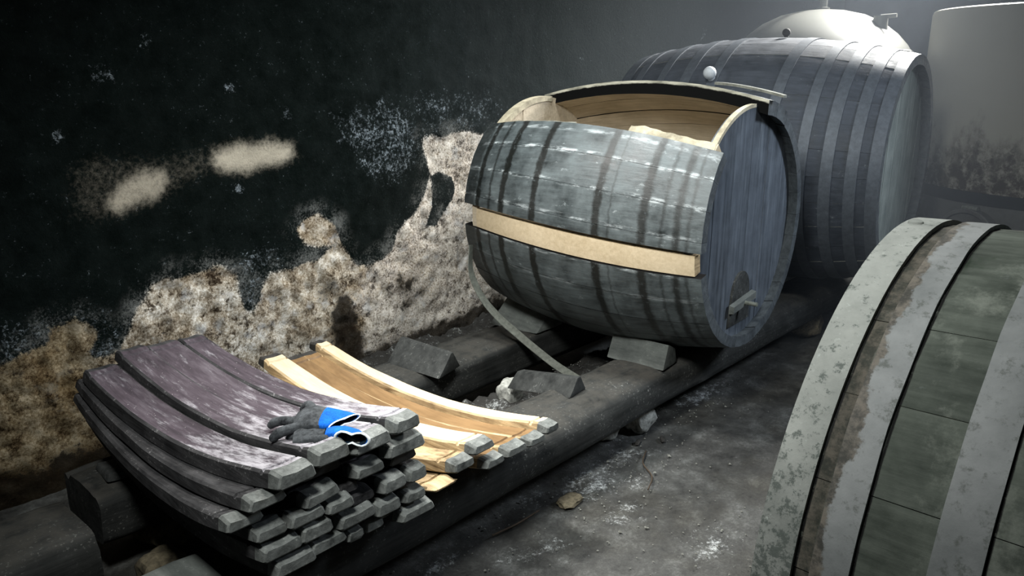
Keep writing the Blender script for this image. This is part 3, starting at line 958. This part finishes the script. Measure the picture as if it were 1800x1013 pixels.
M['stone'] = simple_mat('pale_lime_stone', srgb(150, 150, 144), 0.9, 0, 0.65, 45, 0.8)
M['grit'] = simple_mat('lime_grit', srgb(112, 112, 106), 0.9, 0, 0.4, 45, 0.5)
M['stone_d'] = simple_mat('dusty_brown_stone', srgb(92, 84, 68), 0.9, 0, 0.65, 50, 0.8)


def stone(loc, size, mat, label, seed, cat='stone', rz=0.0, name='stone'):
    bm = bmesh.new()
    bmesh.ops.create_icosphere(bm, subdivisions=3, radius=1.0)
    for v in bm.verts:
        n = v.co.normalized()
        d = 1 + 0.28 * mn.noise(n * 1.3 + Vector((seed, 0, 0))) + 0.12 * mn.noise(n * 4 + Vector((0, seed, 0)))
        q = Vector((max(-0.78, min(0.78, n.x)), max(-0.78, min(0.78, n.y)), max(-0.75, min(0.75, n.z)))) * d * 1.15
        v.co = Vector((q.x * size[0], q.y * size[1], q.z * size[2]))
    zmin = min(v.co.z for v in bm.verts)
    for v in bm.verts:
        v.co.z -= zmin
    me_ = bpy.data.meshes.new('stone')
    bm.to_mesh(me_)
    bm.free()
    o_ = link(name, me_, mat, None, 45)
    o_.location = loc
    o_.rotation_euler = (0, 0, rz)
    return tag(o_, label, cat)


stone((2.70, 1.70, -0.004), (0.075, 0.055, 0.062), M['stone'], 'pale lime-crusted stone propping the aisle-side beam', 1.0)
stone((2.53, 1.745, -0.004), (0.05, 0.035, 0.03), M['stone'], 'low flat pale stone beside the beam prop', 2.2)
stone((2.345, 2.12, 0.085), (0.055, 0.045, 0.065), M['stone'], 'white crusted stone between the two beams beside the small wedge', 3.3)
stone((2.02, 1.545, -0.006), (0.05, 0.035, 0.012), M['stone_d'], 'thin flat stone lying out on the aisle floor', 4.1)
stone((0.83, 2.12, 0.02), (0.07, 0.055, 0.06), M['stone_d'], 'dusty brown crumbling stone below the stave stack, lower left', 5.7)
stone((1.0, 1.72, -0.004), (0.12, 0.12, 0.068), M['stone_d'], 'rough stone under the aisle-side beam, below the stack', 6.7)
stone((1.0, 2.40, -0.004), (0.12, 0.12, 0.068), M['stone_d'], 'rough stone under the wall-side beam, below the stack', 7.7)
stone((4.4, 1.72, -0.004), (0.12, 0.12, 0.068), M['stone_d'], 'rough stone under the aisle-side beam, below the large barrel', 8.7)
stone((4.4, 2.40, -0.004), (0.12, 0.12, 0.068), M['stone_d'], 'rough stone under the wall-side beam, below the large barrel', 9.7)

# loose iron hoop hanging from the wall end of the open cask down to the rubble
hp = [(2.47, 2.47, 0.72), (2.455, 2.455, 0.60), (2.475, 2.41, 0.49), (2.505, 2.34, 0.405), (2.53, 2.26, 0.345), (2.56, 2.17, 0.28), (2.60, 2.07, 0.21), (2.655, 1.965, 0.145)]


def catmull(P, n):
    P = [Vector(p) for p in P]
    P = [P[0] * 2 - P[1]] + P + [P[-1] * 2 - P[-2]]
    out = []
    for i in range(1, len(P) - 2):
        for j in range(n):
            t_ = j / n
            a_, b_, c_, d_ = P[i - 1:i + 3]
            out.append(0.5 * ((2 * b_) + (c_ - a_) * t_ + (2 * a_ - 5 * b_ + 4 * c_ - d_) * t_ ** 2 + (3 * b_ - a_ - 3 * c_ + d_) * t_ ** 3))
    out.append(P[-2])
    return out


pth = catmull(hp, 6)
rings = []
for i, p in enumerate(pth):
    d_ = (pth[min(i + 1, len(pth) - 1)] - pth[max(i - 1, 0)]).normalized()
    wv = Vector((0.85, 0.35, 0.45))
    wv = (wv - d_ * wv.dot(d_)).normalized()
    nv_ = d_.cross(wv).normalized()
    rings.append([p + wv * 0.021 + nv_ * 0.0015, p - wv * 0.021 + nv_ * 0.0015, p - wv * 0.021 - nv_ * 0.0015, p + wv * 0.021 - nv_ * 0.0015])
o = link('iron_hoop', mesh_from(*loft(rings)), M['iron'], None, 40)
tag(o, 'loose iron hoop band curving down from the open barrel to the rubble', 'hoop')

# thin lath lying on the crown of the open cask
rings = []
for i in range(9):
    t_ = i / 8
    p = Vector((3.10, 1.66 - 0.30 * t_, 0)) + Vector((0, 0, 1.413 - 0.045 * t_ ** 1.6))
    rings.append([p + Vector((-0.014, 0, 0.0)), p + Vector((0.014, 0, 0.0)), p + Vector((0.014, 0, 0.010)), p + Vector((-0.014, 0, 0.010))])
o = link('wooden_lath', mesh_from(*loft(rings)), M['mc_end'], None, 40)
tag(o, 'thin grey lath lying along the crown of the open barrel', 'lath')


# ------------------------------------------------------------------ the stack of staves
def stack_stave(cx, y0, zc, wd, th, L, label, top='stave_purple', dx=0.0, zfar=None, sag=0.070, seed=0.0, group=None, far='stave_outer', side='stave_outer', end='stave_end', roll=0.0, groove=True):
    """a stave lying hollow side up; (cx, y0, zc) is the middle of its aisle end"""
    zfar = zc if zfar is None else zfar
    ss = [0.0, 0.004, 0.034, 0.040, 0.060, 0.063, 0.071, 0.074]
    ss += [0.074 + (L - 0.148) * i / 15 for i in range(1, 15)]
    ss += [L - 0.074, L - 0.071, L - 0.063, L - 0.060, L - 0.040, L - 0.034, L - 0.004, L]
    rings = []
    kinds = []
    for s in ss:
        k = s / L
        wm = wd * (1 + 0.08 * (1 - (2 * k - 1) ** 2)) * (1 + 0.02 * mn.noise(Vector((s * 5, seed, 0))))
        nar = max(0.0, 1 - e / 0.07) if (e := min(s, L - s)) < 0.07 else 0.0
        wb, wt = wm / 2 * (1 - 0.03 * nar), wm / 2 * (0.95 - 0.10 * nar)
        h = th / 2
        cut = 0.0
        e = min(s, L - s)
        if e < 0.036:
            cut = 0.015 * (1 - e / 0.036)
        gr = 0.006 if (groove and 0.0625 < e < 0.0715) else 0.0
        shr = 0.004 if e < 0.002 else 0.0
        zz = -sag * (1 - (2 * k - 1) ** 2) + (zfar - zc) * k
        xx = dx * k
        top_z = h - cut - gr
        pts = [(-wb + shr, -h + 0.007), (-wb + 0.009, -h + shr), (wb - 0.009, -h + shr), (wb - shr, -h + 0.007),
               (wt - shr, top_z - 0.005), (wt - 0.007, top_z), (0, top_z - 0.003), (-wt + 0.007, top_z), (-wt + shr, top_z - 0.005)]
        ring = []
        for px, pz in pts:
            p = Vector((xx + px + roll * 0, s, zz + pz + px * roll))
            q = mn.noise_vector(Vector((px * 30 + seed * 5, s * 7, pz * 40 + seed))) * 0.0022
            if e < 0.001:
                q.y += 0.003 * mn.noise(Vector((px * 40, pz * 40, seed)))
            ring.append(p + q)
        rings.append(ring)
        kinds.append(s)

    def fm(i, j):
        s = 0.5 * (ss[i] + ss[i + 1])
        if s < 0.05:
            return 2
        if s > L - 0.05:
            return 3
        return 0 if j in (5, 6) else 1
    V, F, I = loft(rings, fm, 2)
    I[-1] = 3
    me_ = mesh_from(V, F, I)
    o_ = link('barrel_stave', me_, [M[top], M[side], M[end], M[far]], None, 28)
    o_.location = (cx, y0, zc)
    return tag(o_, label, 'stave', group)


G1, G2 = 'old staves in the dark stack', 'pale staves beside the stack'
L0 = 1.10
T, U = 0.049, 0.041
# top layer, hollow side up, wine-stained
stack_stave(0.882, 1.440, 0.612, 0.104, T, L0, 'wine-stained stave at the left end of the stack, topmost layer', zfar=0.572, seed=1, group=G1)
stack_stave(0.990, 1.452, 0.621, 0.098, T, L0, 'wine-stained stave just left of the gloves in the top layer', zfar=0.606, dx=-0.005, seed=2, group=G1)
stack_stave(1.106, 1.450, 0.611, 0.116, T, L0, 'wine-stained stave lying under the pair of gloves', zfar=0.598, dx=-0.025, seed=3, group=G1)
stack_stave(1.218, 1.452, 0.620, 0.088, T, L0, 'narrow wine-stained stave at the right end of the top layer', zfar=0.592, dx=-0.035, seed=4, group=G1)
stack_stave(1.212, 1.450, 0.562, 0.128, T, L0 - 0.02, 'dark stave directly below the narrow right-end top stave', zfar=0.545, dx=-0.02, seed=5, group=G1)
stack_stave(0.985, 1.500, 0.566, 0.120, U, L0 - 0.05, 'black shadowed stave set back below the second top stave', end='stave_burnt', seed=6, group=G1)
stack_stave(1.094, 1.450, 0.540, 0.090, U, L0 - 0.03, 'blunt grey stave end below the gloves, second layer', seed=7, group=G1)
stack_stave(0.822, 1.470, 0.566, 0.098, U, L0 + 0.02, 'broad stave jutting left below the top left stave', zfar=0.535, dx=0.05, seed=8, group=G1, top='stave_outer')
stack_stave(0.776, 1.495, 0.524, 0.095, U, L0, 'rounded-ended stave, third down on the left edge of the stack', zfar=0.490, dx=0.085, seed=9, group=G1, top='stave_outer')
stack_stave(0.955, 1.455, 0.526, 0.100, U, L0, 'chipped three-cornered stave end below the black set-back stave', seed=10, group=G1, top='stave_outer', roll=0.08)
stack_stave(1.046, 1.480, 0.500, 0.060, U, L0, 'thin dark stave end in the middle of the stack', seed=11, group=G1, top='stave_outer', end='stave_outer')
stack_stave(1.168, 1.450, 0.470, 0.078, T, L0, 'knotted grey stave end right of the stack middle', seed=12, group=G1, top='stave_outer', dx=-0.02)
stack_stave(1.246, 1.450, 0.468, 0.062, T, L0, 'square grey stave end on the right edge, mid height', seed=13, group=G1, top='stave_outer', dx=-0.05)
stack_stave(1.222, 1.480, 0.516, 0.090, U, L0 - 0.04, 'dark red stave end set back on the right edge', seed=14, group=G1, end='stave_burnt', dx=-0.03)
stack_stave(0.911, 1.452, 0.492, 0.098, U, L0, 'wide low stave end under the chipped one', seed=15, group=G1, top='stave_outer')
stack_stave(1.000, 1.447, 0.484, 0.078, 0.042, L0, 'pale rounded stave end at the centre of the stack', seed=16, group=G1, top='stave_outer')
stack_stave(1.080, 1.470, 0.462, 0.078, U, L0, 'shadowed stave end between the centre and knotted ones', seed=17, group=G1, top='stave_outer', end='stave_outer')
stack_stave(1.236, 1.450, 0.408, 0.070, U, L0, 'wedge-shaped stave end low on the right edge', seed=18, group=G1, top='stave_outer', dx=-0.04)
stack_stave(0.826, 1.470, 0.484, 0.086, U, L0, 'dim stave end on the left, above the bright lower pair', zfar=0.470, dx=0.05, seed=19, group=G1, top='stave_outer')
stack_stave(0.933, 1.450, 0.446, 0.088, T, L0, 'squared grey stave end, left of centre in the fifth layer', seed=20, group=G1, top='stave_outer')
stack_stave(1.047, 1.447, 0.432, 0.112, 0.046, L0, 'broad split-topped stave end in the fifth layer', seed=21, group=G1, top='stave_outer')
stack_stave(1.148, 1.452, 0.412, 0.078, T, L0, 'six-sided stave end at the right of the fifth layer', seed=22, group=G1, top='stave_outer')
stack_stave(1.238, 1.445, 0.362, 0.118, U, L0, 'long stave end jutting at the bottom right corner of the stack', seed=23, group=G1, top='stave_outer', dx=-0.03)
stack_stave(0.842, 1.455, 0.440, 0.108, 0.046, L0, 'bright grey stave end in the bottom left, next to lowest', zfar=0.430, dx=0.04, seed=24, group=G1, top='stave_outer')
stack_stave(0.962, 1.452, 0.398, 0.104, 0.042, L0, 'broad grey stave end in the bottom row, left of centre', seed=25, group=G1, top='stave_outer')
stack_stave(1.042, 1.455, 0.380, 0.052, U, L0, 'small squarish stave end in the bottom row', seed=26, group=G1, top='stave_outer')
stack_stave(1.112, 1.470, 0.370, 0.060, U, L0, 'three-cornered dim stave end in the bottom row', seed=27, group=G1, top='stave_outer')
stack_stave(0.868, 1.448, 0.392, 0.112, 0.046, L0, 'lowest stave of the stack, jutting out at the bottom left', zfar=0.385, dx=0.03, seed=28, group=G1, top='stave_outer')
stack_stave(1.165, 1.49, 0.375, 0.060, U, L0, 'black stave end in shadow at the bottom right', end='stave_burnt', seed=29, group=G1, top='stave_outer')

# pale and tan staves to the right
PB = dict(side='stave_side_pale', far='stave_burnt', group=G2, sag=0.075)
stack_stave(1.495, 1.450, 0.452, 0.088, 0.040, 1.07, 'cream new-wood stave nearest the purple stack', top='stave_pale', dx=-0.035, zfar=0.462, seed=41, **PB)
stack_stave(1.640, 1.452, 0.386, 0.092, 0.040, 1.08, 'tan planed stave, left one of the brown pair', top='stave_tan', dx=-0.085, zfar=0.425, seed=42, **PB)
stack_stave(1.738, 1.455, 0.380, 0.078, 0.038, 1.08, 'tan planed stave, right one of the brown pair', top='stave_tan', dx=-0.115, zfar=0.425, seed=43, **PB)
stack_stave(1.812, 1.455, 0.396, 0.062, 0.042, 1.10, 'pale tan stave at the far right of the pale group', top='stave_pale', dx=-0.125, zfar=0.448, seed=44, **PB)
stack_stave(1.418, 1.452, 0.426, 0.082, 0.042, 1.04, 'split-edged pale stave with a blunt grey end, beside the purple stack', top='stave_side_pale', dx=-0.04, zfar=0.420, seed=45, **PB)
stack_stave(1.545, 1.452, 0.384, 0.078, 0.040, 1.04, 'lower pale stave showing its grey end below the cream one', top='stave_tan', dx=-0.04, zfar=0.400, seed=46, **PB)
stack_stave(1.350, 1.455, 0.388, 0.090, 0.022, 1.00, 'thin lowest pale plank poking out beside the stack', top='stave_side_pale', dx=-0.03, zfar=0.370, seed=47, end='stave_side_pale', **PB)


# ------------------------------------------------------------------ gloves
def cloth_mat(name, lo, hi, scale=120, rough=0.9, patch=None):
    t = NT(name, rough, 0, 0.15)
    n = t.noise(scale, 4, 0.6)
    b = t.noise(22, 5, 0.65)
    c = t.ramp(t.math('ADD', t.math('MULTIPLY', n, 0.4), t.math('MULTIPLY', b, 0.6)), [(0.36, lo), (0.64, hi)])
    t.color(c)
    t.bump(n, 0.4, 0.001)
    return t.m


M['coat'] = cloth_mat('grey_rubber_coating', srgb(24, 26, 28), srgb(78, 81, 84))
M['blue'] = cloth_mat('blue_knit', srgb(8, 58, 136), srgb(22, 104, 200), 260)
M['hem'] = cloth_mat('white_hem', srgb(200, 208, 210), srgb(240, 245, 245), 300)
M['lining'] = cloth_mat('dark_glove_lining', srgb(8, 18, 28), srgb(20, 40, 58), 200)


def capsule_tube(path, radii, seg=12, sub=4):
    P = catmull(path, sub)
    rad = []
    for i in range(len(radii) - 1):
        for j in range(sub):
            rad.append(radii[i] + (radii[i + 1] - radii[i]) * j / sub)
    rad.append(radii[-1])
    # rounded ends
    d0 = (P[0] - P[1]).normalized()
    d1 = (P[-1] - P[-2]).normalized()
    P = [P[0] + d0 * rad[0] * 0.85, P[0] + d0 * rad[0] * 0.5] + P + [P[-1] + d1 * rad[-1] * 0.5, P[-1] + d1 * rad[-1] * 0.85]
    rad = [rad[0] * 0.4, rad[0] * 0.85] + rad + [rad[-1] * 0.85, rad[-1] * 0.4]
    return loft(tube(P, rad, seg))


def glove(label, palm, fingers, cuff, hem_r, loc):
    """palm: rings (centre, half width vector, thickness); fingers: (path, radii); cuff: rings"""
    root = thing('work_glove', label, 'glove', loc)
    L_ = Vector(loc)
    V, F = [], []

    def add(vfi):
        o0 = len(V)
        V.extend([Vector(v) - L_ for v in vfi[0]])
        F.extend([tuple(i + o0 for i in f) for f in vfi[1]])

    def oval(c, wv, th, n=20, pinch=0.0):
        c, wv = Vector(c), Vector(wv)
        out = []
        for j in range(n):
            a_ = 2 * PI * j / n
            pc = 1 - pinch * math.exp(-(math.cos(a_) / 0.35) ** 2)
            out.append(c + wv * math.cos(a_) + Vector((0, 0, 1)) * th * math.sin(a_) * pc)
        return out
    add(loft([oval(*r_) for r_ in palm]))
    for path, rad in fingers:
        add(capsule_tube(path, rad))
    me_ = mesh_from(V, F)
    sh = link('coated_hand', me_, M['coat'], root, None)
    me_.shade_smooth()
    m_ = sh.modifiers.new('weld', 'REMESH')
    m_.mode = 'VOXEL'
    m_.voxel_size = 0.0016
    m_.use_smooth_shade = True
    m_ = sh.modifiers.new('soft', 'SMOOTH')
    m_.iterations = 3
    m_.factor = 0.5
    # cuff: outer skin and lining with thickness
    rr = [[p - L_ for p in oval(*c_)] for c_ in cuff]
    cen = [sum(r_, Vector()) / len(r_) for r_ in rr]
    inn = [[c_ + (p - c_) * 0.86 for p in r_] for r_, c_ in zip(rr, cen)]
    V2, F2, _ = loft(rr, caps=False)
    o0 = len(V2)
    v3, f3, _ = loft(inn, caps=False)
    V2 = V2 + v3
    n = len(rr[0])
    I2 = [0] * len(F2) + [1] * len(f3)
    F2 = F2 + [tuple(i + o0 for i in f) for f in f3]
    lo = (len(rr) - 1) * n
    for j in range(n):
        F2.append((lo + j, lo + (j + 1) % n, o0 + lo + (j + 1) % n, o0 + lo + j))
        I2.append(0)
    cf = link('cuff', mesh_from(V2, F2, I2), [M['blue'], M['lining']], root, 60)
    cf['label'] = 'blue knitted cuff'
    # hem
    ring = rr[-1]
    hv = []
    for j in range(n):
        p = ring[j]
        d_ = (ring[(j + 1) % n] - ring[j - 1]).normalized()
        a_ = (p - cen[-1]).normalized()
        b_ = d_.cross(a_).normalized()
        hv.append([p + a_ * math.cos(2 * PI * q / 8) * hem_r + b_ * math.sin(2 * PI * q / 8) * hem_r for q in range(8)])
    V4, F4, _ = loft(hv, caps=False)
    F4 += [((n - 1) * 8 + j, (n - 1) * 8 + (j + 1) % 8, (j + 1) % 8, j) for j in range(8)]
    hm = link('hem', mesh_from(V4, F4), M['hem'], cf, 60)
    hm['label'] = 'white stitched hem'
    return root


def zt(y):        # top of the stave surface under the gloves
    k = (y - 1.45) / 1.1
    return 0.632 - 0.070 * (1 - (2 * k - 1) ** 2)


def wd(ang, half):        # half width of a glove cross-section, as a vector
    return Vector((math.cos(R(ang)) * half, math.sin(R(ang)) * half, 0))


# lower glove: wide open cuff over the stave end, fingers towards the left
glove('lower work glove of the pair, its white-hemmed cuff gaping towards the aisle',
      [((1.030, 1.540, 0.623), wd(45, 0.034), 0.016), ((1.010, 1.560, 0.624), wd(49, 0.042), 0.018), ((0.992, 1.585, 0.622), wd(49, 0.043), 0.018), ((0.980, 1.600, 0.617), wd(49, 0.038), 0.015)],
      [([(1.012, 1.520, 0.624), (0.996, 1.530, 0.625), (0.980, 1.548, 0.624), (0.970, 1.560, 0.618)], [0.0125, 0.0110, 0.0125, 0.0105]),
       ([(0.994, 1.592, 0.618), (0.986, 1.606, 0.616), (0.982, 1.618, 0.610), (0.981, 1.626, 0.604)], [0.013, 0.012, 0.012, 0.010]),
       ([(1.000, 1.608, 0.614), (0.997, 1.634, 0.608), (0.997, 1.652, 0.602), (0.998, 1.662, 0.598)], [0.013, 0.012, 0.012, 0.010]),
       ([(1.010, 1.620, 0.612), (1.011, 1.648, 0.606), (1.013, 1.668, 0.600), (1.014, 1.678, 0.596)], [0.012, 0.0115, 0.011, 0.010]),
       ([(1.022, 1.624, 0.610), (1.027, 1.650, 0.604), (1.031, 1.668, 0.600), (1.033, 1.676, 0.596)], [0.012, 0.011, 0.011, 0.009])],
      [((1.032, 1.537, 0.624), wd(42, 0.034), 0.017), ((1.050, 1.519, 0.625), wd(0, 0.036), 0.0175), ((1.057, 1.492, 0.629), wd(-35, 0.037), 0.018, 20, 0.15), ((1.046, 1.456, 0.634), wd(-58, 0.043), 0.0215, 20, 0.5)],
      0.0036, (1.00, 1.56, 0.61))
# upper glove, lying across it
glove('upper work glove of the pair, grey back up with a bright blue cuff',
      [((1.062, 1.580, 0.642), wd(39, 0.052), 0.018), ((1.042, 1.608, 0.643), wd(43, 0.060), 0.022), ((1.028, 1.635, 0.636), wd(44, 0.057), 0.021), ((1.022, 1.655, 0.626), wd(44, 0.046), 0.016)],
      [([(1.072, 1.655, 0.634), (1.093, 1.695, 0.630), (1.104, 1.725, 0.620), (1.104, 1.745, 0.604)], [0.0150, 0.0135, 0.0140, 0.0120]),
       ([(1.050, 1.668, 0.622), (1.057, 1.688, 0.612), (1.056, 1.702, 0.602), (1.050, 1.706, 0.596)], [0.0135, 0.0120, 0.0120, 0.0105]),
       ([(1.032, 1.662, 0.622), (1.034, 1.686, 0.612), (1.031, 1.700, 0.602), (1.026, 1.704, 0.596)], [0.0135, 0.0120, 0.0120, 0.0105]),
       ([(1.014, 1.645, 0.628), (1.004, 1.678, 0.626), (0.995, 1.708, 0.616), (0.990, 1.722, 0.605)], [0.0135, 0.0120, 0.0125, 0.0105]),
       ([(1.002, 1.600, 0.634), (0.976, 1.612, 0.634), (0.955, 1.627, 0.626), (0.944, 1.637, 0.614)], [0.0140, 0.0125, 0.0135, 0.0115])],
      [((1.058, 1.586, 0.643), wd(39, 0.0525), 0.0190), ((1.068, 1.567, 0.642), wd(28, 0.051), 0.0165), ((1.077, 1.553, 0.641), wd(14, 0.049), 0.013), ((1.086, 1.538, 0.640), wd(0, 0.047), 0.0105, 20, 0.3)],
      0.0026, (1.04, 1.62, 0.62))

# ------------------------------------------------------------------ grit, twigs and chips on the floor
M['twig'] = simple_mat('dark_twig', srgb(58, 48, 38), 0.8, 0, 0.3, 60, 0.3)


def twig(pts, r0, label, cat='twig', name='twig'):
    P = catmull(pts, 4)
    o_ = link(name, mesh_from(*loft(tube(P, [r0] * len(P), 6))), M['twig'], None, 60)
    return tag(o_, label, cat)


twig([(2.52, 1.55, 0.008), (2.42, 1.50, 0.012), (2.36, 1.42, 0.008), (2.27, 1.38, 0.007)], 0.003, 'thin crooked twig lying across the open aisle floor')
twig([(1.68, 1.60, 0.006), (1.78, 1.58, 0.011), (1.90, 1.585, 0.006)], 0.003, 'straight twig on the floor in front of the stack')
stone((2.66, 1.56, -0.003), (0.025, 0.010, 0.008), M['stave_burnt'], 'black wood chip on the floor beside the beam prop', 14.2, 'chip', 0.7, 'wood_chip')
stone((2.57, 1.62, -0.003), (0.020, 0.010, 0.008), M['stave_burnt'], 'smaller black wood chip between the twig and the beam', 15.2, 'chip', 0.2, 'wood_chip')

V, F = [], []
rg = random.Random(3)
for i in range(900):
    u = rg.random()
    if u < 0.35:
        x, y, zb = rg.uniform(1.9, 3.6), rg.uniform(1.93, 2.24), 0.105
    elif u < 0.5:
        x, y, zb = rg.uniform(1.9, 4.0), rg.uniform(2.68, 2.95), 0.12
    else:
        cx, cy = rg.choice([(3.2, 1.65), (2.9, 1.7), (2.25, 1.55), (2.1, 1.36), (2.45, 1.55), (1.5, 1.6), (1.95, 1.65), (2.1, 1.05)])
        x, y, zb = rg.gauss(cx, 0.18), rg.gauss(cy, 0.10), -0.003
    s = rg.uniform(0.0018, 0.005) * (1.8 if rg.random() < 0.06 else 1)
    zb += s * 0.4
    o0 = len(V)
    d = [(1, 0, 0), (-0.9, 0.2, 0), (0, 1, 0.1), (0.1, -1, 0), (0, 0.1, 0.8), (0, 0, -0.8)]
    V += [(x + a_ * s * rg.uniform(0.6, 1.2), y + b_ * s * rg.uniform(0.6, 1.2), zb + c_ * s) for a_, b_, c_ in d]
    F += [tuple(o0 + q for q in f) for f in ((0, 2, 4), (2, 1, 4), (1, 3, 4), (3, 0, 4), (2, 0, 5), (1, 2, 5), (3, 1, 5), (0, 3, 5))]
o = link('grit', mesh_from(V, F), M['grit'], None, None)
tag(o, 'pale grit and lime crumbs scattered over the floor and between the beams', 'grit', None, 'stuff')

# ------------------------------------------------------------------ haze in the back of the cellar
bm = bmesh.new()
bmesh.ops.create_cube(bm, size=1.0)
for v in bm.verts:
    v.co = Vector((5.65 + v.co.x * 4.4, 0.55 + v.co.y * 4.7, 1.55 + v.co.z * 3.0))
me = bpy.data.meshes.new('haze')
bm.to_mesh(me)
bm.free()
hm = bpy.data.materials.new('cellar_haze')
hm.use_nodes = True
nt = hm.node_tree
nt.nodes.remove(nt.nodes['Principled BSDF'])
vs_ = nt.nodes.new('ShaderNodeVolumeScatter')
vs_.inputs['Color'].default_value = (0.78, 0.87, 1.0, 1)
vs_.inputs['Density'].default_value = 0.034
vs_.inputs['Anisotropy'].default_value = 0.0
nt.links.new(vs_.outputs[0], nt.nodes['Material Output'].inputs['Volume'])
o = link('haze', me, hm, None, None)
tag(o, 'thin bluish haze hanging in the back of the cellar', 'haze', None, 'stuff')
